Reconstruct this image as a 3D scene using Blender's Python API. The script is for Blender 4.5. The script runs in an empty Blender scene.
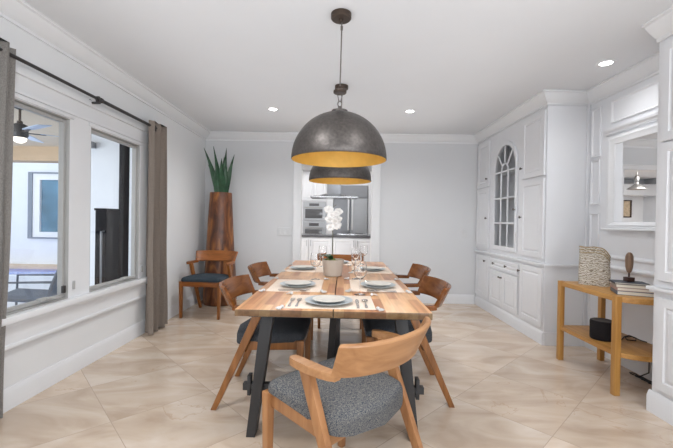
import bpy, bmesh, math, random
from mathutils import Vector, Matrix
from math import sin, cos, pi, radians, sqrt
random.seed(7)
COL = bpy.context.scene.collection

# ------------------------------------------------------------------ materials
def srgb(r, g, b):
    f = lambda c: (c/255/12.92) if c/255 <= .04045 else ((c/255+.055)/1.055)**2.4
    return (f(r), f(g), f(b), 1)

class NT:
    def __init__(s, name):
        s.m = bpy.data.materials.new(name); s.m.use_nodes = True
        s.t = s.m.node_tree; s.n = s.t.nodes; s.l = s.t.links
        s.b = s.n['Principled BSDF']
    def node(s, typ, **kw):
        n = s.n.new(typ)
        for k, v in kw.items(): setattr(n, k, v)
        return n
    def link(s, a, b): s.l.new(a, b)

def plain(name, col, rough=.5, metal=0, spec=.5, var=.04, vscale=6, bump=0, bscale=80, stretch=None):
    """principled with a soft procedural variation of the colour"""
    m = NT(name); b = m.b
    b.inputs['Roughness'].default_value = rough; b.inputs['Metallic'].default_value = metal
    b.inputs['Specular IOR Level'].default_value = spec
    tc = m.node('ShaderNodeTexCoord'); nz = m.node('ShaderNodeTexNoise')
    nz.inputs['Scale'].default_value = vscale; nz.inputs['Detail'].default_value = 4
    if stretch:
        mp = m.node('ShaderNodeMapping'); mp.inputs['Scale'].default_value = stretch
        m.link(tc.outputs['Object'], mp.inputs['Vector']); m.link(mp.outputs[0], nz.inputs['Vector'])
    else:
        m.link(tc.outputs['Object'], nz.inputs['Vector'])
    rp = m.node('ShaderNodeValToRGB'); m.link(nz.outputs['Fac'], rp.inputs['Fac'])
    e = rp.color_ramp.elements
    e[0].position = .3; e[1].position = .7
    e[0].color = tuple(c*(1-var) for c in col[:3])+(1,); e[1].color = tuple(min(1, c*(1+var)) for c in col[:3])+(1,)
    m.link(rp.outputs['Color'], b.inputs['Base Color'])
    if bump:
        n2 = m.node('ShaderNodeTexNoise'); n2.inputs['Scale'].default_value = bscale
        m.link(tc.outputs['Object'], n2.inputs['Vector'])
        bp = m.node('ShaderNodeBump'); bp.inputs['Strength'].default_value = bump; bp.inputs['Distance'].default_value = .002
        m.link(n2.outputs['Fac'], bp.inputs['Height']); m.link(bp.outputs[0], b.inputs['Normal'])
    return m.m

def wood(name, c1, c2, scale=(3, 3, 30), rough=.38, axis='Z'):
    """grain running along one local axis"""
    m = NT(name); b = m.b; b.inputs['Roughness'].default_value = rough
    tc = m.node('ShaderNodeTexCoord'); mp = m.node('ShaderNodeMapping')
    s = {'X': (1.5, 28, 28), 'Y': (28, 1.5, 28), 'Z': (28, 28, 1.5)}[axis]
    mp.inputs['Scale'].default_value = s
    nz = m.node('ShaderNodeTexNoise'); nz.inputs['Scale'].default_value = 1.0; nz.inputs['Detail'].default_value = 6
    nz.inputs['Distortion'].default_value = .6
    m.link(tc.outputs['Object'], mp.inputs[0]); m.link(mp.outputs[0], nz.inputs['Vector'])
    rp = m.node('ShaderNodeValToRGB'); e = rp.color_ramp.elements
    e[0].position = .32; e[1].position = .68; e[0].color = c1; e[1].color = c2
    m.link(nz.outputs['Fac'], rp.inputs['Fac']); m.link(rp.outputs['Color'], b.inputs['Base Color'])
    return m.m

def fabric(name, c1, c2, scale=260, rough=.9, streak=(1, 1, 1)):
    m = NT(name); b = m.b; b.inputs['Roughness'].default_value = rough; b.inputs['Specular IOR Level'].default_value = .2
    tc = m.node('ShaderNodeTexCoord'); mp = m.node('ShaderNodeMapping'); mp.inputs['Scale'].default_value = streak
    nz = m.node('ShaderNodeTexNoise'); nz.inputs['Scale'].default_value = scale; nz.inputs['Detail'].default_value = 3
    m.link(tc.outputs['Object'], mp.inputs[0]); m.link(mp.outputs[0], nz.inputs['Vector'])
    rp = m.node('ShaderNodeValToRGB'); e = rp.color_ramp.elements
    e[0].position = .36; e[1].position = .64; e[0].color = c1; e[1].color = c2
    m.link(nz.outputs['Fac'], rp.inputs['Fac']); m.link(rp.outputs['Color'], b.inputs['Base Color'])
    bp = m.node('ShaderNodeBump'); bp.inputs['Strength'].default_value = .25; bp.inputs['Distance'].default_value = .002
    m.link(nz.outputs['Fac'], bp.inputs['Height']); m.link(bp.outputs[0], b.inputs['Normal'])
    return m.m

def emit(name, col, strength):
    m = NT(name)
    m.b.inputs['Base Color'].default_value = col
    m.b.inputs['Emission Color'].default_value = col; m.b.inputs['Emission Strength'].default_value = strength
    return m.m

def pane_glass(name, refl=.06, tint=(1, 1, 1, 1)):
    m = NT(name); m.n.remove(m.b)
    tr = m.node('ShaderNodeBsdfTransparent'); tr.inputs[0].default_value = tint
    gl = m.node('ShaderNodeBsdfGlossy'); gl.inputs['Roughness'].default_value = .02
    mx = m.node('ShaderNodeMixShader'); mx.inputs[0].default_value = refl
    m.link(tr.outputs[0], mx.inputs[1]); m.link(gl.outputs[0], mx.inputs[2])
    m.link(mx.outputs[0], m.n['Material Output'].inputs['Surface'])
    return m.m

def clear_glass(name):
    m = NT(name); b = m.b
    b.inputs['Base Color'].default_value = (1, 1, 1, 1); b.inputs['Roughness'].default_value = 0
    b.inputs['Transmission Weight'].default_value = 1; b.inputs['IOR'].default_value = 1.3
    return m.m

def floor_mat():
    m = NT('travertine_tile'); b = m.b
    geo = m.node('ShaderNodeNewGeometry')
    def dot(v):
        d = m.node('ShaderNodeVectorMath', operation='DOT_PRODUCT'); m.link(geo.outputs['Position'], d.inputs[0])
        d.inputs[1].default_value = v; return d.outputs['Value']
    def math(op, a, bb=None, c=None):
        n = m.node('ShaderNodeMath', operation=op)
        for i, x in enumerate((a, bb, c)):
            if x is None: continue
            if isinstance(x, (int, float)): n.inputs[i].default_value = x
            else: m.link(x, n.inputs[i])
        return n.outputs[0]
    A = .8032; T = .602
    u = math('DIVIDE', math('ADD', dot((cos(A), -sin(A), 0)), .04), T)
    v = math('DIVIDE', math('SUBTRACT', dot((sin(A), cos(A), 0)), .515), T)
    fu, fv = math('FRACT', u), math('FRACT', v)
    du = math('MINIMUM', fu, math('SUBTRACT', 1.0, fu)); dv = math('MINIMUM', fv, math('SUBTRACT', 1.0, fv))
    grout = math('LESS_THAN', math('MINIMUM', du, dv), .0032)
    cx = m.node('ShaderNodeCombineXYZ'); m.link(math('FLOOR', u), cx.inputs[0]); m.link(math('FLOOR', v), cx.inputs[1])
    wn = m.node('ShaderNodeTexWhiteNoise', noise_dimensions='3D'); m.link(cx.outputs[0], wn.inputs['Vector'])
    # veins: noise in a per tile shifted frame
    sh = m.node('ShaderNodeVectorMath', operation='MULTIPLY_ADD')
    m.link(wn.outputs['Color'], sh.inputs[0]); sh.inputs[1].default_value = (9, 9, 9); m.link(geo.outputs['Position'], sh.inputs[2])
    rot = m.node('ShaderNodeMapping'); rot.inputs['Rotation'].default_value = (0, 0, .6); rot.inputs['Scale'].default_value = (1.2, 3.2, 1)
    m.link(sh.outputs[0], rot.inputs[0])
    nz = m.node('ShaderNodeTexNoise'); nz.inputs['Scale'].default_value = 1.3; nz.inputs['Detail'].default_value = 7
    nz.inputs['Distortion'].default_value = 1.2; m.link(rot.outputs[0], nz.inputs['Vector'])
    rp = m.node('ShaderNodeValToRGB'); e = rp.color_ramp.elements
    e[0].position = .3; e[0].color = srgb(184, 163, 143); e[1].position = .72; e[1].color = srgb(214, 200, 186)
    k = e.new(.5); k.color = srgb(201, 182, 163)
    m.link(nz.outputs['Fac'], rp.inputs['Fac'])
    hv = m.node('ShaderNodeHueSaturation'); m.link(rp.outputs['Color'], hv.inputs['Color'])
    m.link(math('MULTIPLY_ADD', wn.outputs['Value'], .14, .93), hv.inputs['Value'])
    # thin brownish fissures
    n2 = m.node('ShaderNodeTexNoise'); n2.inputs['Scale'].default_value = 2.1; n2.inputs['Detail'].default_value = 8
    n2.inputs['Distortion'].default_value = .8; m.link(sh.outputs[0], n2.inputs['Vector'])
    fis = math('LESS_THAN', math('ABSOLUTE', math('SUBTRACT', n2.outputs['Fac'], .635)), .004)
    mf = m.node('ShaderNodeMix', data_type='RGBA'); m.link(math('MULTIPLY', fis, .3), mf.inputs['Factor'])
    m.link(hv.outputs['Color'], mf.inputs[6]); mf.inputs[7].default_value = srgb(165, 130, 98)
    mx = m.node('ShaderNodeMix', data_type='RGBA'); m.link(grout, mx.inputs['Factor'])
    m.link(mf.outputs[2], mx.inputs[6]); mx.inputs[7].default_value = srgb(172, 154, 138)
    m.link(mx.outputs[2], b.inputs['Base Color'])
    m.link(math('MULTIPLY_ADD', nz.outputs['Fac'], .12, .12), b.inputs['Roughness'])
    b.inputs['Specular IOR Level'].default_value = .55
    return m.m

def butcher_mat():
    m = NT('butcher_block'); b = m.b; b.inputs['Roughness'].default_value = .32
    tc = m.node('ShaderNodeTexCoord'); sp = m.node('ShaderNodeSeparateXYZ'); m.link(tc.outputs['Object'], sp.inputs[0])
    cb = m.node('ShaderNodeCombineXYZ'); m.link(sp.outputs['Y'], cb.inputs['X']); m.link(sp.outputs['X'], cb.inputs['Y'])
    br = m.node('ShaderNodeTexBrick', offset=.43, offset_frequency=2, squash=1)
    br.inputs['Scale'].default_value = 1; br.inputs['Mortar Size'].default_value = .0; br.inputs['Bias'].default_value = 0
    br.inputs['Brick Width'].default_value = .34; br.inputs['Row Height'].default_value = .052
    br.inputs['Color1'].default_value = srgb(172, 112, 72); br.inputs['Color2'].default_value = srgb(220, 174, 126)
    m.link(cb.outputs[0], br.inputs['Vector'])
    mp = m.node('ShaderNodeMapping'); mp.inputs['Scale'].default_value = (40, 3, 40); m.link(tc.outputs['Object'], mp.inputs[0])
    nz = m.node('ShaderNodeTexNoise'); nz.inputs['Scale'].default_value = 1; nz.inputs['Detail'].default_value = 5
    m.link(mp.outputs[0], nz.inputs['Vector'])
    rp = m.node('ShaderNodeValToRGB'); e = rp.color_ramp.elements
    e[0].position = .3; e[1].position = .7; e[0].color = (.66, .60, .52, 1); e[1].color = (1.05, 1.05, 1.05, 1)
    m.link(nz.outputs['Fac'], rp.inputs['Fac'])
    mul = m.node('ShaderNodeMix', data_type='RGBA', blend_type='MULTIPLY'); mul.inputs['Factor'].default_value = 1
    m.link(br.outputs['Color'], mul.inputs[6]); m.link(rp.outputs['Color'], mul.inputs[7])
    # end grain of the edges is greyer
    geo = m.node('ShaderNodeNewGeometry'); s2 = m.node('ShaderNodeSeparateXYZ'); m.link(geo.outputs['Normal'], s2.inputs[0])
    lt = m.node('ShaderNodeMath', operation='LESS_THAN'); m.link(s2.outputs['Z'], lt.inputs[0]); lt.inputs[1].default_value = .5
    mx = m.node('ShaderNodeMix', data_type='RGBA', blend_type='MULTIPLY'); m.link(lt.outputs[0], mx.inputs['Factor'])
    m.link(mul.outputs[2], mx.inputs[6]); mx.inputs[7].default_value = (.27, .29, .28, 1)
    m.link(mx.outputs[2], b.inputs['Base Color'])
    return m.m

def vase_mat():
    m = NT('layered_ceramic'); b = m.b; b.inputs['Roughness'].default_value = .5
    tc = m.node('ShaderNodeTexCoord')
    wv = m.node('ShaderNodeTexWave', wave_type='BANDS', bands_direction='Z')
    wv.inputs['Scale'].default_value = 20; wv.inputs['Distortion'].default_value = 12; wv.inputs['Detail'].default_value = 3
    wv.inputs['Detail Scale'].default_value = 1.7
    m.link(tc.outputs['Object'], wv.inputs['Vector'])
    rp = m.node('ShaderNodeValToRGB'); e = rp.color_ramp.elements
    e[0].position = .1; e[0].color = srgb(128, 116, 100); e[1].position = .8; e[1].color = srgb(204, 198, 188)
    k = e.new(.4); k.color = srgb(182, 170, 150)
    m.link(wv.outputs['Fac'], rp.inputs['Fac']); m.link(rp.outputs['Color'], b.inputs['Base Color'])
    bp = m.node('ShaderNodeBump'); bp.inputs['Strength'].default_value = .4; bp.inputs['Distance'].default_value = .004
    m.link(wv.outputs['Fac'], bp.inputs['Height']); m.link(bp.outputs[0], b.inputs['Normal'])
    return m.m

M = {}
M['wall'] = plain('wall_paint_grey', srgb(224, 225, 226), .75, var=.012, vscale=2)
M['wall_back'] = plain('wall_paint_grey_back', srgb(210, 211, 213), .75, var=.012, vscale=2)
M['ceil'] = plain('ceiling_paint', srgb(224, 226, 229), .85, var=.01, vscale=2)
M['trim'] = plain('trim_white', srgb(226, 227, 229), .42, var=.01)
M['cab'] = plain('cabinet_white', srgb(224, 225, 228), .4, var=.01)
M['groove'] = plain('cabinet_gap_grey', srgb(150, 150, 152), .7)
M['cabin'] = plain('cabinet_interior_grey', srgb(222, 222, 224), .7)
M['winframe'] = plain('window_frame_grey', srgb(170, 169, 167), .45)
M['floor'] = floor_mat()
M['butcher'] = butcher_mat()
M['black'] = plain('black_painted_steel', srgb(46, 46, 48), .5, var=.1)
M['bronze'] = plain('dark_bronze', srgb(74, 62, 54), .4, .6, var=.15)
M['rod'] = plain('rod_dark_metal', srgb(62, 60, 60), .4, .5)
M['hammer'] = plain('hammered_gunmetal', srgb(92, 87, 84), .42, .75, var=.22, vscale=60, bump=.8, bscale=70)
M['gold'] = plain('gold_leaf', srgb(212, 174, 88), .5, .2, var=.10, vscale=12)
M['wire'] = plain('cord_grey', srgb(110, 104, 100), .4, .5)
M['oak'] = wood('oak_light', srgb(146, 102, 64), srgb(172, 127, 86), axis='X')  # head chair: the shared chair wood, tinted paler for the light on it
M['oakleg'] = wood('oak_light_leg', srgb(142, 96, 58), srgb(168, 120, 78), axis='Z')
M['walnut'] = wood('walnut_board', srgb(104, 58, 24), srgb(138, 84, 40), axis='X', rough=.25)  # side and far chairs: same chair wood, their dimmer light tinted in
M['walnutleg'] = wood('walnut_leg', srgb(116, 72, 34), srgb(152, 100, 54), axis='Z', rough=.35)
M['teak'] = wood('reddish_board', srgb(120, 68, 26), srgb(156, 92, 40), axis='X', rough=.35)  # corner chair: same chair wood again, the light in the corner tinted in
M['teakleg'] = wood('reddish_leg', srgb(122, 72, 28), srgb(158, 98, 44), axis='Z', rough=.35)
M['tweed'] = fabric('tweed_grey_blue', srgb(38, 49, 64), srgb(124, 120, 114), 420, streak=(1, .3, 1))  # head seat cloth, lightened in colour to carry the brighter light there
M['darkseat'] = fabric('dark_seat_cloth', srgb(34, 37, 42), srgb(78, 80, 84), 380)
M['blueseat'] = fabric('slate_blue_seat_cloth', srgb(34, 44, 52), srgb(66, 76, 84), 300)
M['curtain'] = fabric('linen_taupe', srgb(124, 113, 104), srgb(146, 135, 126), 420, streak=(1, 1, .25))
M['curtaing'] = fabric('linen_grey', srgb(118, 114, 110), srgb(142, 138, 134), 420, streak=(1, 1, .25))
M['trunk'] = None
M['leaf'] = plain('snake_leaf', srgb(40, 78, 50), .4, var=.4, vscale=14)
M['console'] = wood('console_oak', srgb(160, 112, 54), srgb(192, 144, 80), axis='Y', rough=.4)
M['consleg'] = wood('console_oak_leg', srgb(162, 114, 54), srgb(190, 142, 78), axis='Z', rough=.4)
M['vase'] = vase_mat()
M['vasein'] = plain('vase_inside', srgb(150, 124, 76), .6)
M['speaker'] = fabric('speaker_mesh', srgb(14, 13, 15), srgb(40, 36, 38), 400)
M['cable'] = plain('cable_black', srgb(26, 26, 28), .5)
M['sculpt'] = wood('carved_brown', srgb(96, 70, 52), srgb(150, 122, 98), axis='Z', rough=.5)
M['darkwood'] = plain('dark_base_wood', srgb(62, 40, 32), .4, var=.2)
M['page'] = plain('paper_pages', srgb(222, 214, 200), .9, var=.06, vscale=200, stretch=(1, 1, 40))
M['bk1'] = plain('book_slate', srgb(84, 92, 106), .5, var=.25, vscale=16)
M['bk2'] = plain('book_rose', srgb(178, 146, 136), .5, var=.1, vscale=16)
M['bk3'] = plain('book_taupe', srgb(160, 148, 136), .5, var=.1, vscale=16)
M['bk4'] = plain('book_navy', srgb(60, 64, 74), .5, var=.2, vscale=16)
M['linen'] = fabric('placemat_linen', srgb(214, 196, 180), srgb(236, 222, 208), 260)
M['tassel'] = fabric('tassel_cotton', srgb(186, 184, 182), srgb(212, 210, 208), 300)
M['plate'] = plain('stoneware_grey', srgb(168, 176, 180), .28, var=.06, vscale=20)
M['plate2'] = plain('stoneware_cream', srgb(206, 202, 194), .3, var=.05, vscale=20)
M['silver'] = plain('cutlery_steel', srgb(176, 170, 164), .25, .9)
M['glass'] = clear_glass('wine_glass_clear')
M['pot'] = plain('pot_ceramic', srgb(178, 166, 154), .6, var=.05, vscale=10)
M['soil'] = plain('potting_moss', srgb(98, 106, 56), .9, var=.4, vscale=60)
M['stem'] = plain('orchid_stem', srgb(84, 82, 50), .6, var=.1)
M['petal'] = plain('orchid_petal', srgb(230, 228, 226), .6, var=.04)
M['mirror'] = plain('mirror_silver', (.9, .9, .9, 1), .01, 1, var=0)
M['knob'] = plain('knob_pewter', srgb(104, 98, 94), .35, .8)
M['steel'] = plain('stainless', srgb(176, 178, 181), .3, .75, var=.03, vscale=3, stretch=(1, 1, 14))
M['steeldk'] = plain('stainless_dark', srgb(140, 142, 146), .35, .7)
M['ovenglass'] = plain('oven_glass', srgb(92, 92, 94), .15, .1)
M['jet'] = plain('outdoor_black', srgb(20, 21, 26), .8, spec=.08, var=.1)
M['stone'] = plain('counter_dark_stone', srgb(84, 84, 88), .2, var=.3, vscale=40)
M['pane'] = pane_glass('window_pane', .05)
M['cabpane'] = pane_glass('cabinet_pane', .10, (.80, .81, .82, 1))
M['lamp'] = emit('recessed_diffuser', (1, 1, 1, 1), 9)
M['bulb'] = emit('bulb_warm', (1, .82, .52, 1), 6)
M['plastic'] = plain('switch_plastic', srgb(208, 209, 210), .4)
M['stucco'] = plain('exterior_stucco_white', srgb(222, 226, 232), .9, var=.02, vscale=5)
M['patioceil'] = plain('patio_ceiling_tan', srgb(206, 192, 172), .8, var=.03)
M['beam'] = plain('patio_beam_tan', srgb(190, 166, 138), .8, var=.05)
M['patio'] = plain('patio_paving', srgb(214, 220, 230), .6, var=.04, vscale=3)
M['coping'] = plain('pool_coping', srgb(208, 186, 164), .8, var=.06, vscale=12)
M['pool'] = plain('pool_water', srgb(70, 128, 226), .08, var=.12, vscale=5)
M['extglass'] = plain('exterior_window_glass', srgb(92, 128, 150), .06, .2, var=.35, vscale=2.2)
M['extframe'] = plain('exterior_frame_slate', srgb(122, 130, 142), .5)
M['fanblade'] = plain('fan_blade', srgb(190, 204, 228), .35, var=.03)
M['opal'] = emit('fan_opal_glass', (1, .93, .82, 1), .9)
M['sling'] = plain('patio_sling', srgb(112, 124, 142), .7, var=.1, vscale=40)
M['patiometal'] = plain('patio_chair_metal', srgb(104, 112, 124), .5)
M['brushed'] = plain('brushed_nickel', srgb(170, 168, 165), .3, .85)
M['canvas'] = plain('picture_print', srgb(196, 176, 148), .8, var=.25, vscale=14)
M['hoodglass'] = plain('hood_steel', srgb(196, 198, 200), .22, .8)

def trunk_mat():
    m = NT('trunk_wood'); b = m.b; b.inputs['Roughness'].default_value = .38
    tc = m.node('ShaderNodeTexCoord'); mp = m.node('ShaderNodeMapping'); mp.inputs['Scale'].default_value = (9, 9, 2.2)
    m.link(tc.outputs['Object'], mp.inputs[0])
    nz = m.node('ShaderNodeTexNoise'); nz.inputs['Scale'].default_value = 1.1; nz.inputs['Detail'].default_value = 8; nz.inputs['Distortion'].default_value = 1.4
    m.link(mp.outputs[0], nz.inputs['Vector'])
    rp = m.node('ShaderNodeValToRGB'); e = rp.color_ramp.elements
    e[0].position = .3; e[0].color = srgb(62, 34, 20); e[1].position = .75; e[1].color = srgb(172, 112, 54)
    k = e.new(.5); k.color = srgb(108, 62, 34)
    m.link(nz.outputs['Fac'], rp.inputs['Fac']); m.link(rp.outputs['Color'], b.inputs['Base Color'])
    bp = m.node('ShaderNodeBump'); bp.inputs['Strength'].default_value = .5; bp.inputs['Distance'].default_value = .01
    m.link(nz.outputs['Fac'], bp.inputs['Height']); m.link(bp.outputs[0], b.inputs['Normal'])
    return m.m
M['trunk'] = trunk_mat()

# ------------------------------------------------------------------ mesh helpers
def B(): return bmesh.new()

def quad_faces(bm, rings, closed=True, cap=True):
    """skin a list of rings (lists of Vectors) of equal length"""
    vs = [[bm.verts.new(p) for p in r] for r in rings]
    n = len(rings[0])
    for a, b in zip(vs[:-1], vs[1:]):
        for i in range(n if closed else n-1):
            j = (i+1) % n
            try: bm.faces.new((a[i], a[j], b[j], b[i]))
            except ValueError: pass
    if cap and closed:
        for r in (vs[0], vs[-1]):
            try: bm.faces.new(r)
            except ValueError: pass
    return vs

def box(bm, x0, x1, y0, y1, z0, z1, bev=0, mat=None):
    """axis aligned box, optional chamfer, optional transform"""
    t = B()
    v = [t.verts.new(p) for p in ((x0, y0, z0), (x1, y0, z0), (x1, y1, z0), (x0, y1, z0), (x0, y0, z1), (x1, y0, z1), (x1, y1, z1), (x0, y1, z1))]
    for f in ((3, 2, 1, 0), (4, 5, 6, 7), (0, 1, 5, 4), (1, 2, 6, 5), (2, 3, 7, 6), (3, 0, 4, 7)): t.faces.new([v[i] for i in f])
    if bev: bmesh.ops.bevel(t, geom=list(t.edges), offset=bev, segments=2, profile=.6, affect='EDGES')
    if mat is not None: bmesh.ops.transform(t, matrix=mat, verts=t.verts)
    merge(bm, t); return bm

def merge(bm, t):
    me = bpy.data.meshes.new('tmp'); t.to_mesh(me); t.free(); bm.from_mesh(me); bpy.data.meshes.remove(me)

def bar(bm, p, q, w, h, up=(0, 0, 1), w2=None, h2=None, bev=.003):
    """rectangular bar from p to q; w across, h along the up direction; can taper to w2,h2"""
    p, q = Vector(p), Vector(q); d = (q-p).normalized(); u = Vector(up)
    s = d.cross(u).normalized(); u = s.cross(d).normalized()
    w2 = w if w2 is None else w2; h2 = h if h2 is None else h2
    t = B(); rings = []
    for c, a, b in ((p, w/2, h/2), (q, w2/2, h2/2)):
        rings.append([c-s*a-u*b, c+s*a-u*b, c+s*a+u*b, c-s*a+u*b])
    quad_faces(t, rings)
    if bev: bmesh.ops.bevel(t, geom=list(t.edges), offset=bev, segments=2, profile=.6, affect='EDGES')
    merge(bm, t); return bm

def hbar(bm, p, q, wx, wy, wx2=None, wy2=None, bev=.003):
    """slanted post with horizontal end cuts (wx,wy are plan sizes)"""
    t = B(); p, q = Vector(p), Vector(q); wx2 = wx2 or wx; wy2 = wy2 or wy
    r = [[c+Vector((sx*a/2, sy*b/2, 0)) for sx, sy in ((-1, -1), (1, -1), (1, 1), (-1, 1))] for c, a, b in ((p, wx, wy), (q, wx2, wy2))]
    quad_faces(t, r)
    if bev: bmesh.ops.bevel(t, geom=list(t.edges), offset=bev, segments=2, profile=.6, affect='EDGES')
    merge(bm, t); return bm

def tube(bm, pts, r, n=10, r2=None):
    pts = [Vector(p) for p in pts]; rings = []; prev = None
    for i, p in enumerate(pts):
        d = (pts[min(i+1, len(pts)-1)]-pts[max(i-1, 0)]).normalized()
        if prev is None:
            a = Vector((0, 0, 1)) if abs(d.z) < .9 else Vector((1, 0, 0)); s = d.cross(a).normalized()
        else:
            s = (prev-d*prev.dot(d)).normalized()
        prev = s; u = d.cross(s)
        rr = r if r2 is None else r+(r2-r)*i/(len(pts)-1)
        rings.append([p+s*cos(2*pi*k/n)*rr+u*sin(2*pi*k/n)*rr for k in range(n)])
    quad_faces(bm, rings); return bm

def lathe(bm, prof, c=(0, 0, 0), n=40, sx=1, sy=1):
    """profile of (r,z); ends with r=0 are closed to a point"""
    c = Vector(c); rings = []
    for r, z in prof:
        rings.append([c+Vector((r*cos(2*pi*k/n)*sx, r*sin(2*pi*k/n)*sy, z)) for k in range(n)] if r > 1e-6 else None)
    vs = []
    for (r, z), g in zip(prof, rings):
        vs.append([bm.verts.new(p) for p in g] if g else bm.verts.new(c+Vector((0, 0, z))))
    for a, b in zip(vs[:-1], vs[1:]):
        for i in range(n):
            j = (i+1) % n
            if isinstance(a, list) and isinstance(b, list): bm.faces.new((a[i], a[j], b[j], b[i]))
            elif isinstance(a, list): bm.faces.new((a[i], a[j], b))
            elif isinstance(b, list): bm.faces.new((a, b[j], b[i]))
    return bm

def prism(bm, outline, z0, z1, bev=0):
    t = B()
    quad_faces(t, [[Vector((x, y, z0)) for x, y in outline], [Vector((x, y, z1)) for x, y in outline]])
    if bev:
        es = [e for e in t.edges if abs(e.verts[0].co.z-e.verts[1].co.z) < 1e-6]
        bmesh.ops.bevel(t, geom=es, offset=bev, segments=2, profile=.6, affect='EDGES')
    merge(bm, t); return bm

def face_map(kind, at):
    """returns f(u,v,w): wall coordinates (u along, v up, w out of the wall) -> world"""
    if kind == '-X': return lambda u, v, w: Vector((at-w, u, v))      # faces -X, u is Y
    if kind == '+X': return lambda u, v, w: Vector((at+w, u, v))
    if kind == '-Y': return lambda u, v, w: Vector((u, at-w, v))      # faces -Y, u is X
    if kind == '+Y': return lambda u, v, w: Vector((u, at+w, v))

def stepped(bm, F, u0, u1, v0, v1, steps):
    """nested rectangles (inset, out) skinned to a panelled board"""
    rings = [[F(u0+i, v0+i, w), F(u1-i, v0+i, w), F(u1-i, v1-i, w), F(u0+i, v1-i, w)] for i, w in steps]
    quad_faces(bm, rings); return bm

DOOR = lambda t=.02, fr=.055: [(0, 0), (0, t-.002), (.002, t), (fr, t), (fr+.006, t-.009), (fr+.014, t-.009), (fr+.03, t-.002)]
WAINS = [(0, 0), (0, .012), (.006, .016), (.014, .012), (.02, .004), (.03, .003)]

def sweep(bm, path, prof, side=1):
    """sweep a closed profile (out,z) along a plan polyline with mitres; out is to the right (side=1)"""
    P = [Vector((x, y)) for x, y in path]; rings = []
    for i, p in enumerate(P):
        def nrm(a, b):
            d = (b-a).normalized(); return Vector((d.y, -d.x))*side
        if i == 0: n = nrm(P[0], P[1]); k = 1
        elif i == len(P)-1: n = nrm(P[-2], P[-1]); k = 1
        else:
            n1, n2 = nrm(P[i-1], p), nrm(p, P[i+1]); n = (n1+n2).normalized(); k = 1/max(.2, n.dot(n1))
        rings.append([Vector((p.x+n.x*o*k, p.y+n.y*o*k, z)) for o, z in prof])
    quad_faces(bm, rings); return bm

def wall_holes(bm, F, u0, u1, v0, v1, thick, holes):
    """a wall slab with rectangular holes: grid of boxes merged without inner faces"""
    us = sorted({u0, u1, *[h[0] for h in holes], *[h[1] for h in holes]})
    vs = sorted({v0, v1, *[h[2] for h in holes], *[h[3] for h in holes]})
    solid = lambda i, j: 0 <= i < len(us)-1 and 0 <= j < len(vs)-1 and not any(h[0] <= (us[i]+us[i+1])/2 <= h[1] and h[2] <= (vs[j]+vs[j+1])/2 <= h[3] for h in holes)
    def q(*p): bm.faces.new([bm.verts.new(x) for x in p])
    for i in range(len(us)-1):
        for j in range(len(vs)-1):
            if not solid(i, j): continue
            a, b, c, d = us[i], us[i+1], vs[j], vs[j+1]
            q(F(a, c, 0), F(b, c, 0), F(b, d, 0), F(a, d, 0)); q(F(a, c, -thick), F(a, d, -thick), F(b, d, -thick), F(b, c, -thick))
            if not solid(i-1, j): q(F(a, c, 0), F(a, d, 0), F(a, d, -thick), F(a, c, -thick))
            if not solid(i+1, j): q(F(b, c, 0), F(b, c, -thick), F(b, d, -thick), F(b, d, 0))
            if not solid(i, j-1): q(F(a, c, 0), F(a, c, -thick), F(b, c, -thick), F(b, c, 0))
            if not solid(i, j+1): q(F(a, d, 0), F(b, d, 0), F(b, d, -thick), F(a, d, -thick))
    bmesh.ops.remove_doubles(bm, verts=bm.verts, dist=1e-5)
    return bm

# ------------------------------------------------------------------ object helpers
def chain(o):
    m = Matrix.Identity(4)
    while o is not None: m = o.matrix_basis @ m; o = o.parent
    return m

def obj(name, bm, mat, parent=None, smooth=35, world=False):
    if world and parent is not None: bmesh.ops.transform(bm, matrix=chain(parent).inverted(), verts=bm.verts)
    bmesh.ops.recalc_face_normals(bm, faces=bm.faces)
    me = bpy.data.meshes.new(name); bm.to_mesh(me); bm.free()
    if smooth:
        for p in me.polygons: p.use_smooth = True
        me.set_sharp_from_angle(angle=radians(smooth))
    me.materials.append(M[mat] if isinstance(mat, str) else mat)
    o = bpy.data.objects.new(name, me); COL.objects.link(o)
    if parent is not None: o.parent = parent
    return o

def part(name, bm, mat, parent, **k): return obj(name, bm, mat, parent, world=True, **k)

def thing(name, label, cat, loc=(0, 0, 0), rz=0, group=None):
    o = bpy.data.objects.new(name, None); COL.objects.link(o); o.empty_display_size = .05
    o.location = loc; o.rotation_euler = (0, 0, rz); return tag(o, label, cat, group)

def tag(o, label, cat, group=None):
    o['label'] = label; o['category'] = cat
    if group: o['group'] = group
    return o

def solo(name, bm, mat, label, cat, group=None, loc=None, **k):
    """a thing that is one mesh, origin moved to loc"""
    if loc is not None:
        bmesh.ops.translate(bm, vec=-Vector(loc), verts=bm.verts)
    o = obj(name, bm, mat, **k)
    if loc is not None: o.location = loc
    return tag(o, label, cat, group)

def struct(name, bm, mat, parent=None, **k):
    o = obj(name, bm, mat, parent, world=parent is not None, **k)
    if parent is None: o['kind'] = 'structure'
    return o

# ------------------------------------------------------------------ room dimensions
XL, XR, XA = -2.046, 2.042, 2.455          # left wall, cabinet fronts, alcove wall
D, H, ZC = 5.47, 2.50, 2.389               # back wall, ceiling, crown bottom
YR = -2.6                                  # rear wall
E1, E2 = 3.644, 2.385                      # alcove from E2 to E1
DX0, DX1, DZ = -.598, .472, 2.06           # doorway in back wall
KX0, KX1, KY = -3.92, 2.6, 9.92            # kitchen
W1 = (1.93, 2.695, .594, 1.93); W2 = (2.92, 3.64, .594, 1.93)   # window openings (Y0,Y1,Z0,Z1)

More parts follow.
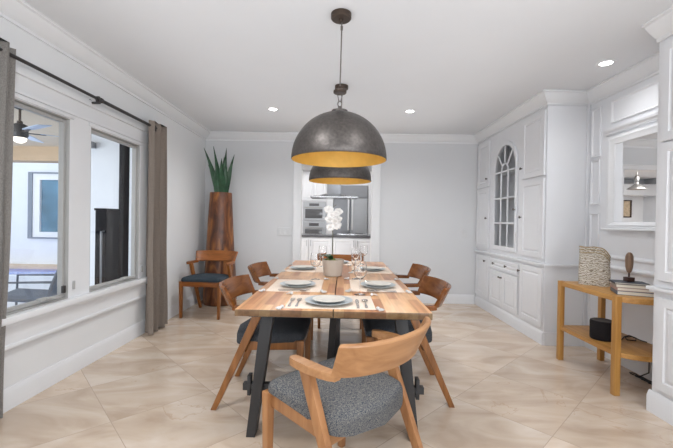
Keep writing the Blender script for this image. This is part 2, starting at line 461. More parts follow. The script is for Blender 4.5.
# floor / ceiling
b = B(); box(b, XL-.054, KX1, YR-.1, D+.06, -.06, 0); box(b, KX0, KX1, D+.06, KY, -.06, 0); struct('floor', b, 'floor', smooth=0)
b = B(); box(b, XL-.054, KX1, YR-.1, D+.12, H, H+.08); struct('ceiling', b, 'ceil', smooth=0)
b = B(); box(b, KX0, KX1, D+.121, KY, H, H+.08); struct('ceiling_kitchen', b, 'ceil', smooth=0)
# walls
b = B(); wall_holes(b, face_map('+X', XL), YR, D+.12, 0, H, .054, [W1, W2]); struct('wall_left', b, 'wall', smooth=0)
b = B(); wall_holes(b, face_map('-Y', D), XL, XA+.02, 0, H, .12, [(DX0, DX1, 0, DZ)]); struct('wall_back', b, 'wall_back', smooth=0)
b = B(); box(b, XA, XA+.14, YR, D, 0, H); struct('wall_right', b, 'cab', smooth=0)
b = B(); box(b, XL, XA+.14, YR-.1, YR, 0, H); struct('wall_rear', b, 'wall', smooth=0)
b = B(); box(b, KX0-.1, KX1+.1, KY, KY+.1, 0, H); struct('wall_kitchen_back', b, 'trim', smooth=0)
b = B(); box(b, KX0-.12, KX0, D, KY, -.1, H+.08); struct('wall_kitchen_left', b, 'stucco', smooth=0)
b = B(); box(b, KX1, KX1+.12, D+.12, KY, 0, H); struct('wall_kitchen_right', b, 'trim', smooth=0)
b = B(); box(b, KX0-.12, XL-.055, D, D+.12, -.1, H+.08); struct('wall_patio_back', b, 'stucco', smooth=0)

# crown moulding
CR = [(0, H), (0, ZC), (.016, ZC), (.016, ZC+.02), (.028, ZC+.026), (.05, ZC+.045), (.085, ZC+.078), (.095, ZC+.092), (.115, ZC+.096), (.115, H)]
b = B(); sweep(b, [(XL, YR), (XL, D), (XR, D), (XR, E1), (XA, E1), (XA, E2+.001)], CR); struct('trim_1', b, 'trim', smooth=25)
b = B(); sweep(b, [(XR, E2), (XR, YR)], CR); struct('trim_1_near', b, 'trim', smooth=25)
# baseboards
BBP = [(0, 0), (.016, 0), (.016, .10), (.012, .118), (.006, .138), (0, .138)]
for nm, p in (('baseboard_left', [(XL, YR), (XL, D)]), ('baseboard_back', [(XL+.016, D), (DX0-.155, D)]), ('baseboard_back_right', [(DX1+.19, D), (XR-.02, D)]),
              ('baseboard_alcove', [(XA, E1), (XA, E2)])):
    b = B(); sweep(b, p, BBP); struct(nm, b, 'trim', smooth=25)
b = B(); sweep(b, [(XR, E2), (XR, YR)], [(0, .004), (.014, .004), (.014, .10), (0, .10)])
b.free()

# door casing
CW = .118
def casing(F, u0, u1, v1, w, nm):
    b = B()
    pr = [(0, 0), (0, .012), (.02, .018), (w-.03, .022), (w-.012, .03), (w, .026), (w, 0)]   # (away from the opening, out)
    def ring(du, dv, u, v): return [F(u+du*a, v+dv*a*.65, o) for a, o in pr]
    quad_faces(b, [ring(-1, 0, u0, 0), ring(-1, 1, u0, v1), ring(1, 1, u1, v1), ring(1, 0, u1, 0)])
    return struct(nm, b, 'trim', smooth=25)
casing(face_map('-Y', D), DX0, DX1, DZ, CW, 'trim_2')
b = B()
for u0, u1 in ((DX0-.001, DX0+.004), (DX1-.004, DX1+.001)): box(b, u0, u1, D-.004, D+.13, 0, DZ)
box(b, DX0, DX1, D-.004, D+.13, DZ-.005, DZ+.001); struct('trim_3', b, 'trim', smooth=0)

# ------------------------------------------------------------------ windows and their panelled surround
b = B()
FL = face_map('+X', XL)
wall_holes(b, face_map('+X', XL+.024), 1.78, 3.83, .385, 2.13, .0235, [W1, W2])
for v0, v1, o in ((2.085, 2.135, .045), (1.965, 1.99, .034), (.385, .41, .034)):
    box(b, XL+.001, XL+o, 1.78, 3.83, v0, v1, .006)
for y0, y1 in ((W1[0]-.03, W1[1]+.03), (W2[0]-.03, W2[1]+.03)): box(b, XL+.02, XL+.034, y0, y1, W1[3]+.004, W1[3]+.03, .004)
struct('trim_4', b, 'trim', smooth=25)
b = B(); box(b, XL+.001, XL+.075, 1.74, 3.87, .550, .594, .008); box(b, XL+.001, XL+.05, 1.78, 3.84, .522, .550, .006); struct('trim_5', b, 'trim', smooth=25)

def window_unit(nm, W):
    y0, y1, z0, z1 = W; xo = XL-.012
    b = B(); t = .008
    # outer liner
    for a in ((y0, y0+t, z0, z1), (y1-t, y1, z0, z1), (y0+t, y1-t, z0, z0+t), (y0+t, y1-t, z1-t, z1)): box(b, XL-.053, XL+.022, *a, .003)
    fr = struct(nm, b, 'winframe', smooth=25)
    b = B(); s = .024; i = t+.002
    for a in ((y0+i, y0+i+s, z0+i, z1-i), (y1-i-s, y1-i, z0+i, z1-i), (y0+i+s, y1-i-s, z0+i, z0+i+s), (y0+i+s, y1-i-s, z1-i-s, z1-i)): box(b, xo-.026, xo+.014, *a, .005)
    sash = obj('window_sash', b, 'winframe', fr, smooth=25)
    b = B(); box(b, xo-.008, xo-.003, y0+i+s-.005, y1-i-s+.005, z0+i+s-.005, z1-i-s+.005); obj('window_pane', b, 'pane', sash, smooth=0)
    b = B()  # crank handle on the sill side and a latch
    tube(b, [(XL+.0, y1-.2, z0+.03), (XL+.035, y1-.2, z0+.045), (XL+.05, y1-.14, z0+.032), (XL+.052, y1-.12, z0+.028)], .007, 8)
    box(b, XL-.02, XL+.02, y1-.24, y1-.16, z0+.025, z0+.045, .004)
    obj('crank_handle', b, 'winframe', sash)
    b = B(); box(b, XL+.0245, XL+.04, y1+.035, y1+.05, z0+.06, z0+.125, .005); obj('sash_lock', b, 'winframe', sash)
    if nm == 'window_1': b = B(); box(b, xo+.012, xo+.034, y1-.043, y1-.02, z0+.045, z0+.10, .005); obj('latch', b, 'rod', sash)
window_unit('window_1', W1); window_unit('window_2', W2)

# curtain rod
t = thing('curtain_rod', 'dark metal curtain rod running above the two windows', 'curtain rod', (XL+.09, 2.7, 2.15))
b = B(); tube(b, [(XL+.09, 1.2, 2.15), (XL+.09, 2.9, 2.15)], .0115, 12); part('rod', b, 'rod', t)
b = B(); tube(b, [(XL+.09, 2.88, 2.15), (XL+.09, 3.86, 2.15)], .0145, 12); part('rod', b, 'rod', t)
for y in (1.35, 2.9, 3.79):
    b = B(); lathe(b, [(0, 0), (.028, 0), (.028, .006), (.012, .012), (.009, .02), (.009, .085), (0, .085)], n=16)
    bmesh.ops.transform(b, matrix=Matrix.Translation((XL+.024 if y < 3.7 else XL+.001, y, 2.118)) @ Matrix.Rotation(pi/2, 4, 'Y'), verts=b.verts)
    box(b, XL+.075, XL+.105, y-.008, y+.008, 2.11, 2.17, .004); part('bracket', b, 'rod', t)
b = B(); lathe(b, [(0, -.02), (.014, -.02), (.021, -.008), (.021, .012), (.014, .02), (0, .022)], n=14)
bmesh.ops.transform(b, matrix=Matrix.Translation((XL+.09, 2.94, 2.15)) @ Matrix.Rotation(pi/2, 4, 'X'), verts=b.verts); part('joint_collar', b, 'rod', t)
b = B(); lathe(b, [(0, -.02), (.02, -.02), (.02, .016), (0, .016)], n=14)
bmesh.ops.transform(b, matrix=Matrix.Translation((XL+.09, 3.875, 2.15)) @ Matrix.Rotation(pi/2, 4, 'X'), verts=b.verts); part('end_cap', b, 'rod', t)

def curtain(name, label, y0, y1, nf, amp, mat, zt, zb, taper=0, seed=1):
    t = thing(name, label, 'curtain', (XL+.09, (y0+y1)/2, 0), 0, 'curtains on the rod')
    rnd = random.Random(seed); b = B(); nu, nv = nf*14, 26; rings = []
    ph = [rnd.uniform(-.25, .25) for _ in range(nf+2)]
    for j in range(nv+1):
        v = j/nv; z = zt+(zb-zt)*v; fl = 1+.25*v
        row = []
        for i in range(nu+1):
            u = i/nu; k = u*nf
            y = y0+(y1-y0)*u + taper*v*(u-.1)
            x = XL+.09+amp*fl*sin(2*pi*k + ph[int(k)]*v*2) + .008*sin(9*v+7*u+seed)*v
            row.append(Vector((x, y+.012*sin(4*pi*k+2*v), z)))
        # give it thickness: loop out and back
        back = [p+Vector((-.005, 0, 0)) for p in reversed(row)]
        rings.append(row+back)
    quad_faces(b, rings); part('drape', b, mat, t, smooth=60)
    for i in range(nf):
        b = B(); n = 18; y = y0+(y1-y0)*(i+.25)/nf
        tube(b, [(XL+.09+amp*.2+.019*cos(a*2*pi/n)*.3, y+.003*cos(a*2*pi/n), 2.15+.024*sin(a*2*pi/n)) for a in range(n+1)], .005, 6)
        part('grommet', b, 'rod', t)
curtain('curtain', 'grey linen curtain panel cut off by the photo at far left', 1.62, 2.165, 5, .036, 'curtaing', 2.2, .012, taper=-.06, seed=3)
curtain('curtain', 'taupe linen curtain panel hanging at the right end of the rod', 3.68, 4.06, 3, .045, 'curtain', 2.2, .015, seed=5)

# ------------------------------------------------------------------ dining table
T = thing('dining_table', 'long butcher-block dining table on black trestle legs', 'table', (-.0185, 2.916, 0), -.0086)
hw, hl, zt = .486, 1.134, .76
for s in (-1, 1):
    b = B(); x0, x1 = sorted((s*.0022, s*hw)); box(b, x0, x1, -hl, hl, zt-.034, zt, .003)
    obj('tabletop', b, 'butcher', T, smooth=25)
b = B(); box(b, -.43, .43, -1.08, 1.08, zt-.05, zt-.035); obj('under_frame', b, 'black', T, smooth=0)
for ye in (-.885, .885):
    for s in (-1, 1):
        b = B(); hbar(b, (s*.452, ye, 0), (s*.365, ye, zt-.05), .05, .075, .068, .075); obj('leg', b, 'black', T)
    b = B(); box(b, -.40, .40, ye-.03, ye+.03, zt-.085, zt-.05, .003); obj('top_rail', b, 'black', T)
    b = B(); box(b, -.503, .503, ye-.018, ye+.018, .252, .29, .0012); obj('cross_rail', b, 'black', T)
    for s in (-1, 1):
        b = B(); box(b, s*.468-.009, s*.468+.009, ye-.024, ye+.024, .225, .335, .0012); obj('wedge_pin', b, 'black', T)
    b = B(); hbar(b, (-.032, ye*.62, .27), (.0, ye*.98, zt-.052), .04, .03); obj('brace', b, 'black', T)
b = B(); box(b, -.03, .03, -.9, .9, .248, .288, .003); obj('stretcher', b, 'black', T)

# ------------------------------------------------------------------ armchairs
def make_chair(label, loc, rz, board, leg, seat, group='dining armchairs'):
    t = thing('armchair', label, 'chair', loc, rz, group)
    for s in (-1, 1):
        b = B(); hbar(b, (s*.236, .228, 0), (s*.240, .228, .446), .028, .032, .036, .046); obj('front_leg', b, leg, t)
        b = B(); hbar(b, (s*.251, -.315, 0), (s*.249, -.032, .634), .03, .036, .03, .06); obj('rear_leg', b, leg, t)
        b = B(); bar(b, (s*.226, .215, .413), (s*.226, -.125, .402), .024, .056); obj('side_rail', b, leg, t)
    b = B(); bar(b, (-.222, .228, .414), (.222, .228, .414), .026, .058); obj('front_rail', b, board, t)
    b = B(); bar(b, (-.238, -.135, .385), (.238, -.135, .385), .024, .05); obj('rear_rail', b, board, t)
    # cushion
    b = B(); n = 72; rings = []
    for sc, z in ((.93, .430), (.98, .432), (.997, .438), (1.0, .452), (.996, .469), (.972, .484), (.91, .494), (.80, .5025), (.62, .509), (.40, .513), (.18, .5145)):
        r = []
        for k in range(n):
            a = 2*pi*k/n; ca, sa = cos(a), sin(a); ex = 2/11.0
            x = math.copysign(abs(ca)**ex, ca); y = math.copysign(abs(sa)**ex, sa)
            x *= .250-.018*(1-y)/2
            if y < 0: y *= .70+.28*(1-min(1, abs(x/.235))**2)
            yy = (y*.245+.006)*sc
            drop = max(0, (.12-yy)/.29)**1.2; z = max(z, .445) if yy > .19 and z < .45 else z
            r.append(Vector((x*sc, yy, z-(.042 if z < .453 else .024 if z < .46 else .014)*drop)))
        rings.append(r)
    quad_faces(b, rings); obj('seat', b, seat, t, smooth=60)
    # arms
    for s in (-1, 1):
        b = B(); ctr = [(.246, -.205), (.255, -.18), (.262, -.14), (.2645, -.08), (.262, -.01), (.258, .025)]
        ws = [.03, .038, .044, .047, .046, .044]
        L, R_ = [], []
        for i, (x, y) in enumerate(ctr):
            L.append((x-ws[i]/2, y)); R_.append((x+ws[i]/2, y))
        tip = [(.258+.022*cos(a), .025+.020*sin(a)) for a in (radians(q) for q in (20, 50, 90, 130, 160))]
        out = [(s*x, y) for x, y in (R_+tip+L[::-1])]
        prism(b, out, .630, .661, .005); obj('armrest', b, board, t)
    # curved back board
    b = B(); N = 28; rings = []; ph0 = radians(68)
    for i in range(N+1):
        q = -1+2*i/N; f = q*ph0; e = (cos(f)-cos(ph0))/(1-cos(ph0))
        pb = Vector((.258*sin(f)/sin(ph0), -.185-.098*e, .646)); pt = Vector((.281*sin(f)/sin(ph0), -.248-.093*e, .779))
        nn = Vector((sin(f)*.9, -cos(f), 0)).normalized(); up = (pt-pb).normalized(); nn = (nn-up*nn.dot(up)).normalized(); h = .011; c = .004
        rings.append([pb-nn*(h-c), pb+nn*(h-c), pb+nn*h+up*c, pt+nn*h-up*c, pt+nn*(h-c), pt-nn*(h-c), pt-nn*h-up*c, pb-nn*h+up*c])
    quad_faces(b, rings); obj('backrest', b, board, t, smooth=40)
    return t
make_chair('light oak armchair with grey-blue tweed seat pulled out at the table end nearest the camera', (.024, 1.613, 0), .80, 'oak', 'oakleg', 'tweed')
make_chair('brown wooden armchair on the left side of the table, the nearer one', (-.463, 2.535, 0), -1.585, 'walnut', 'walnutleg', 'darkseat')
make_chair('brown wooden armchair on the right side of the table, the nearer one', (.432, 2.635, 0), 1.574, 'walnut', 'walnutleg', 'darkseat')
make_chair('brown wooden armchair on the left side of the table, the farther one', (-.505, 3.44, 0), -1.577, 'walnut', 'walnutleg', 'darkseat')
make_chair('brown wooden armchair on the right side of the table, the farther one', (.508, 3.495, 0), 1.5708, 'walnut', 'walnutleg', 'darkseat')
make_chair('wooden armchair at the far end of the table behind the orchid pot', (.015, 4.31, 0), pi, 'walnut', 'walnutleg', 'darkseat')
make_chair('reddish wooden armchair with slate-blue seat standing in the corner before the trunk planter', (-1.662, 4.598, 0), 3.06, 'teak', 'teakleg', 'blueseat', group='corner chair')

# ------------------------------------------------------------------ table settings
ZT = .7605
seats = {
 'near': dict(c=(-.045, 1.985), s=(.46, .33), f=(0, 1), pl=(-.055, 1.945), say='at the near table end'),
 'L1': dict(c=(-.287, 2.48), s=(.34, .46), f=(1, 0), pl=(-.278, 2.435), say='at the nearer left seat'),
 'R1': dict(c=(.245, 2.52), s=(.34, .46), f=(-1, 0), pl=(.26, 2.46), say='at the nearer right seat'),
 'L2': dict(c=(-.295, 3.355), s=(.34, .46), f=(1, 0), pl=(-.335, 3.30), say='at the farther left seat'),
 'R2': dict(c=(.285, 3.345), s=(.34, .46), f=(-1, 0), pl=(.298, 3.30), say='at the farther right seat'),
 'far': dict(c=(-.02, 3.84), s=(.46, .33), f=(0, -1), pl=(-.02, 3.84), say='at the far table end behind the pot'),
}
def plate_prof(r, h, th=.006):
    return [(0, .002), (r*.55, .002), (r*.6, 0), (r*.66, .002), (r*.80, h*.45), (r*.97, h-.002), (r, h), (r*.97, h+.001), (r*.80, h*.45+th*.8), (r*.66, th+.003), (r*.5, th+.001), (0, th+.001)]
def ribbon(bm, pts, zs, widths, th):
    rings = []
    for (x, y), z, w in zip(pts, zs, widths):
        rings.append([Vector((x-w/2, y, z)), Vector((x+w/2, y, z)), Vector((x+w/2, y, z+th)), Vector((x-w/2, y, z+th))])
    quad_faces(bm, rings)
def fork(bm):
    ribbon(bm, [(0, -.09), (0, -.08), (0, -.02), (0, .02), (0, .035), (0, .05)], [0, 0, .002, .003, .004, .003], [.012, .016, .007, .007, .02, .024], .0022)
    for x in (-.0095, -.0032, .0032, .0095): ribbon(bm, [(x, .05), (x, .075), (x, .095)], [.003, .003, .005], [.0042, .0042, .002], .002)
def knife(bm):
    ribbon(bm, [(0, -.1), (0, -.09), (0, -.02), (0, 0), (.001, .03), (.001, .08), (.002, .105)], [0]*7, [.012, .016, .013, .014, .019, .018, .004], .003)
def spoon(bm):
    ribbon(bm, [(0, -.09), (0, -.08), (0, 0), (0, .035)], [0, 0, .002, .003], [.012, .015, .006, .008], .0022)
    lathe(bm, [(0, .0), (.012, .001), (.020, .006), (.0205, .0075), (.012, .003), (0, .002)], (0, .062, 0), 18, .85, 1.35)
for key, S in seats.items():
    fx, fy = S['f']; rz = math.atan2(-fx, fy); say = S['say']; cx, cy = S['c']; sx, sy = S['s']
    t = thing('placemat', 'cream linen placemat with white corner tassels '+say, 'placemat', (cx, cy, ZT), 0, 'placemats on the dining table')
    b = B(); box(b, -sx/2, sx/2, -sy/2, sy/2, 0, .003, .001); obj('cloth', b, 'linen', t)
    for px in (-1, 1):
        for py in (-1, 1):
            b = B(); rnd = random.Random(hash((key == 'near', px, py)))
            d = Vector((px*.7, py*.7, 0)); p0 = Vector((px*sx/2, py*sy/2, .005))
            bmesh.ops.create_icosphere(b, subdivisions=2, radius=.0095, matrix=Matrix.Translation(p0+d*.012+Vector((0, 0, .006))))
            for k in range(9):
                a = (k-4)*.16; e = Vector((d.x*cos(a)-d.y*sin(a), d.x*sin(a)+d.y*cos(a), 0)).normalized()
                tube(b, [p0+d*.012+Vector((0, 0, .005)), p0+d*.012+e*.02+Vector((0, 0, .006)), p0+d*.012+e*.032+Vector((0, 0, 0))], .0024, 5)
            obj('tassel', b, 'tassel', t)
    px, py = S['pl']
    b = B(); lathe(b, plate_prof(.128 if key == 'near' else .12, .018), n=48)
    o = obj('dinner_plate', b, 'plate', smooth=50); o.location = (px, py, ZT+.0035); tag(o, 'grey stoneware dinner plate under a smaller plate '+say, 'plate', 'dinner plates')
    b = B(); lathe(b, plate_prof(.088, .014), n=44)
    o = obj('salad_plate', b, 'plate2', smooth=50); o.location = (px, py, ZT+.0035+.0105); tag(o, 'small cream plate stacked on the grey plate '+say, 'plate', 'salad plates')
    if key in ('near', 'L1', 'R1'):
        right = Vector((fy, -fx, 0)); fw = Vector((fx, fy, 0)); base = Vector((px, py, ZT+.0037))
        for nm, fn, off, lab in (('fork', fork, -.200, 'outer steel fork left of plate '), ('fork', fork, -.163, 'inner steel fork beside plate '),
                                 ('knife', knife, .152, 'steel knife right of plate '), ('spoon', spoon, .195, 'steel spoon beyond the knife ')):
            if key != 'near': off *= .9
            b = B(); fn(b); o = obj(nm, b, 'silver', smooth=40)
            o.location = base+right*off+fw*(-.01); o.rotation_euler = (0, 0, rz)
            tag(o, lab+say, nm, 'cutlery on the placemats')
gl = [('near', (.125, 2.20)), ('L1', (-.182, 2.74)), ('R1', (.13, 2.80)), ('L2', (-.165, 3.50)), ('R2', (.14, 3.24)), ('far', (.245, 3.72))]
gp = [(0, .0), (.034, .0), (.0345, .0015), (.02, .004), (.005, .008), (.0036, .02), (.0034, .08), (.0042, .09), (.014, .096), (.028, .108), (.038, .128), (.0405, .148), (.038, .175), (.034, .2),
      (.0328, .2), (.0366, .175), (.039, .148), (.0365, .129), (.027, .110), (.013, .0985), (0, .0965)]
for key, (gx, gy) in gl:
    b = B(); lathe(b, gp, n=32); o = obj('wine_glass', b, 'glass', smooth=60)
    o.location = (gx, gy, ZT+(.004 if (abs(gx-seats[key]['c'][0]) < seats[key]['s'][0]/2 and abs(gy-seats[key]['c'][1]) < seats[key]['s'][1]/2) else .0005))
    tag(o, 'clear stemmed wine glass set '+seats[key]['say'], 'glass', 'wine glasses')

# ------------------------------------------------------------------ orchid
t = thing('potted_orchid', 'white orchid in a beige ceramic pot in the middle of the table', 'plant', (-.055, 2.945, ZT))
b = B(); lathe(b, [(0, 0), (.066, 0), (.073, .006), (.081, .07), (.089, .128), (.089, .133), (.083, .133), (.080, .11), (0, .11)], n=44); obj('pot', b, 'pot', t)
b = B(); lathe(b, [(.081, .112), (.06, .122), (.03, .126), (0, .127)], n=24)
rnd = random.Random(4)
for k in range(26):
    a = rnd.uniform(1.2, 5.2); r = rnd.uniform(.02, .07); bmesh.ops.create_icosphere(b, subdivisions=1, radius=rnd.uniform(.008, .016), matrix=Matrix.Translation((r*cos(a), r*sin(a), .128)))
obj('moss', b, 'soil', t)
for a, L, w in ((2.7, .09, .03), (3.6, .10, .032), (2.2, .07, .028), (4.3, .08, .03)):
    b = B(); rings = []
    for i in range(9):
        u = i/8; c = Vector((cos(a)*(.015+L*u), sin(a)*(.015+L*u), .128+.05*sin(u*2.0)-.01*u)); s = Vector((-sin(a), cos(a), 0)); ww = w*sin(pi*(.12+.86*u))*.6+.001
        rings.append([c-s*ww, c+Vector((0, 0, -.006)), c+s*ww, c+Vector((0, 0, -.003))])
    quad_faces(b, rings); obj('leaf', b, 'leaf', t, smooth=60)
b = B(); st = [(.0, .0, .12), (-.004, 0, .22), (-.004, 0, .33), (-.014, 0, .42), (-.02, 0, .50), (-.006, 0, .555), (.02, -.01, .575)]
tube(b, st, .0034, 8, .002); obj('stem', b, 'stem', t)
def flower(b, c, facing, r, roll):
    f = Vector(facing).normalized(); s = f.cross(Vector((0, 0, 1))).normalized(); u = s.cross(f)
    for k in range(5):
        a = roll+2*pi*k/5; big = 1.15 if k in (1, 4) else .95
        d = s*sin(a)+u*cos(a); q = f.cross(d); rings = []
        for i in range(6):
            v = i/5; w = r*.52*big*sin(pi*(.1+.85*v))+.0005; p = c+d*(r*big*v)+f*(.012*sin(v*2.4)-.006*v)
            rings.append([p-q*w-f*.004, p+f*.0015, p+q*w-f*.004, p-f*.001])
        quad_faces(b, rings)
    bmesh.ops.create_icosphere(b, subdivisions=1, radius=r*.2, matrix=Matrix.Translation(c+f*.012))
rnd = random.Random(11)
for i, (x, z, yy) in enumerate(((-.052, .545, -.01), (-.02, .50, -.02), (.024, .515, -.015), (.05, .53, .01), (-.045, .465, -.02), (.012, .455, -.025), (.048, .47, -.01), (-.03, .405, -.02), (.022, .415, -.02), (.04, .42, .02))):
    b = B(); flower(b, Vector((x*.78, yy, z-.012)), (rnd.uniform(-.5, .5), -1, rnd.uniform(-.25, .35)), rnd.uniform(.031, .037), rnd.uniform(-.3, .3)); obj('flower', b, 'petal', t, smooth=60)

# ------------------------------------------------------------------ pendants
def pendant(label, x, y, zr, R):
    t = thing('pendant_lamp', label, 'pendant lamp', (x, y, zr), 0, 'dome pendant lamps over the table')
    hgt = .298; n = 18
    out = [(R*cos(a), hgt*sin(a)*1.0) for a in [radians(84)*i/n for i in range(n+1)]]
    th = .004
    b = B(); lathe(b, [(R-.003, .0)]+[(R, .003)]+[(r, z+.002) for r, z in out[1:]]+[(.0, hgt+.001)], n=64); obj('dome_shade', b, 'hammer', t, smooth=50)
    b = B(); lathe(b, [(R-.003, .0005)]+[(r-th, z) for r, z in out[1:]]+[(.0, hgt-.004)], n=64); obj('gold_lining', b, 'gold', t, smooth=50)
    b = B(); lathe(b, [(0, hgt), (.05, hgt-.002), (.05, hgt+.014), (.03, hgt+.018), (.012, hgt+.022), (.01, hgt+.04), (0, hgt+.042)], n=32); obj('cap', b, 'hammer', t)
    b = B(); m = 14; tube(b, [(.012*cos(2*pi*k/m), 0, hgt+.055+.018*sin(2*pi*k/m)) for k in range(m+1)], .004, 6)
    for s in (-1, 1): tube(b, [(s*.006, 0, hgt+.065), (s*.016, 0, hgt+.125)], .003, 6)
    obj('hook', b, 'wire', t)
    b = B(); lathe(b, [(0, hgt+.122), (.038, hgt+.122), (.041, hgt+.125), (.041, hgt+.137), (.036, hgt+.141), (.012, hgt+.15), (.010, hgt+.165), (0, hgt+.167)], n=28); obj('coupling', b, 'bronze', t)
    b = B(); top = H-zr; tube(b, [(0, 0, hgt+.16), (.003, .004, (hgt+.16+top)/2), (.005, .006, top-.045)], .0042, 8)
    lathe(b, [(0, -.012), (.008, -.012), (.008, .012), (0, .012)], (.005, .006, top-.085), 12); obj('cord', b, 'wire', t)
    b = B(); lathe(b, [(0, top-.05), (.012, top-.05), (.014, top-.036), (.058, top-.034), (.064, top-.028), (.064, top-.0005), (0, top-.0005)], n=36); obj('ceiling_canopy', b, 'bronze', t)
    b = B(); lathe(b, [(0, hgt-.01), (.02, hgt-.01), (.02, hgt-.06), (0, hgt-.06)], n=20); obj('socket', b, 'bronze', t)
    b = B(); lathe(b, [(0, .15), (.02, .158), (.028, .178), (.026, .2), (.014, .23), (0, .236)], n=20); obj('bulb', b, 'bulb', t)
    L = bpy.data.lights.new('pendant_bulb', 'POINT'); L.energy = PEND; L.color = (1, .93, .8); L.shadow_soft_size = .03
    o = bpy.data.objects.new('pendant_light_source', L); COL.objects.link(o); o.location = (x, y, zr+.11)
PEND = .4
pendant('dark hammered metal dome pendant with gold lining, the nearer and larger-looking one', -.016, 2.29, 1.584, .298)
pendant('dark hammered metal dome pendant with gold lining, the farther one', -.010, 3.50, 1.585, .299)

# recessed lights
for x, y, lab in ((-.807, 4.25, 'small round recessed ceiling light left of the pendants'), (.79, 4.265, 'small round recessed ceiling light right of the pendants'),
                  (2.10, 2.94, 'round recessed ceiling light near the crown above the mirror alcove')):
    t = thing('recessed_light', lab, 'ceiling light', (x, y, H), 0, 'recessed ceiling lights')
    b = B(); lathe(b, [(.045, -.003), (.049, -.005), (.070, -.004), (.072, -.0005), (.045, -.0005)], n=32); obj('trim_ring', b, 'trim', t)
    b = B(); lathe(b, [(0, -.002), (.046, -.002), (.046, -.0008), (0, -.0008)], n=32); obj('diffuser', b, 'lamp', t)

# ------------------------------------------------------------------ trunk planter with snake plant
t = thing('trunk_planter', 'tall tapered brown wooden trunk planter in the left back corner', 'planter', (-1.715, 5.20, 0))
b = B(); prof = [(0, .0), (.205, .0), (.222, .012), (.232, .06), (.23, .14), (.222, .3), (.208, .55), (.192, .82), (.176, 1.1), (.162, 1.36), (.153, 1.57), (.15, 1.585), (.135, 1.585), (.13, 1.5), (0, 1.5)]
lathe(b, prof, n=56)
for v in b.verts:
    a = math.atan2(v.co.y, v.co.x); r = sqrt(v.co.x**2+v.co.y**2)
    if r > .14 and v.co.z < 1.57:
        k = 1+.016*sin(3*a+2*v.co.z)+.01*sin(7*a-4*v.co.z); v.co.x *= k; v.co.y = v.co.y*k
obj('trunk', b, 'trunk', t, smooth=60)
b = B(); lathe(b, [(.134, 1.545), (0, 1.56)], n=24); obj('soil', b, 'soil', t)
t = thing('snake_plant', 'green snake plant with pointed upright leaves growing out of the trunk planter', 'plant', (-1.715, 5.20, 1.562))
for bx, by, tx, ty, hz, w, tw in ((-.05, -.02, -.235, -.06, .655, .038, .3), (.0, -.05, -.10, -.06, .675, .036, -.2), (.045, -.02, .085, -.05, .655, .036, .4), (.07, 0, .20, -.05, .565, .036, .2),
                                  (.02, -.07, .03, -.09, .50, .05, -.1), (-.06, .02, -.19, .0, .42, .034, -.3), (.06, -.05, .09, -.07, .44, .045, .15), (-.03, -.07, -.04, -.10, .46, .048, .1), (.0, .05, .02, .06, .56, .036, .2)):
    b = B(); rings = []
    for i in range(15):
        u = i/14; c = Vector((bx+(tx-bx)*u**1.5, by+(ty-by)*u**1.3, hz*u)); a = tw*u+.2*bx*10; s = Vector((cos(a), sin(a), 0)); nrm = Vector((-sin(a), cos(a), 0))
        ww = w*(1-u**2.6)*(.8+.35*sin(pi*min(1, u*1.4)))+.0015
        rings.append([c-s*ww, c-s*ww*.4+nrm*.006, c+nrm*.008*(1-u), c+s*ww*.4+nrm*.006, c+s*ww, c+s*ww*.4+nrm*.010, c+nrm*.013*(1-u)+nrm*.002, c-s*ww*.4+nrm*.010])
    quad_faces(b, rings); obj('leaf', b, 'leaf', t, smooth=60)

# wall switch plates on the back wall
def switch(x, z, w, h, n, lab):
    t = thing('light_switch', lab, 'light switch', (x, D, z))
    b = B(); stepped(b, face_map('-Y', D-.0005), x-w/2, x+w/2, z-h/2, z+h/2, [(0, 0), (0, .004), (.003, .007)]); part('cover_plate', b, 'plastic', t, smooth=25)
    for i in range(n):
        u = x-w/2+w*(i+.5)/n; b = B(); stepped(b, face_map('-Y', D-.007), u-.016, u+.016, z-.032, z+.032, [(0, 0), (0, .003), (.003, .005)]); part('rocker', b, 'plastic', t, smooth=25)
switch(-.845, 1.035, .20, .12, 3, 'pale three-gang light switch plate on the back wall left of the doorway')
switch(1.86, 1.045, .075, .12, 1, 'pale single light switch plate on the back wall near the right cabinets')

# ------------------------------------------------------------------ built-in cabinets (right side)
FR = face_map('-X', XR)
def knob(p, par, F):
    b = B(); lathe(b, [(0, 0), (.006, 0), (.005, .012), (.014, .016), (.0155, .022), (.010, .028), (0, .029)], n=18)
    bmesh.ops.transform(b, matrix=Matrix.Translation(F(p[0], p[1], .02)) @ Matrix.Rotation(-pi/2, 4, 'Y'), verts=b.verts)
    part('knob', b, 'knob', par)
def door(par, F, u0, u1, v0, v1, kn=None, name='door', fr=.055, mat='cab'):
    b = B(); stepped(b, F, u0, u1, v0, v1, DOOR(.02, fr)); d = part(name, b, mat, par, smooth=20)
    if kn: knob(kn, d, F)
    return d
def carcass(par, y0, y1, z0, z1, x1=XA-.002, mat='cab', back=.002):
    b = B(); box(b, XR+back, x1, y0, y1, z0, z1); return part('carcass', b, mat, par, smooth=0)
g = .0035
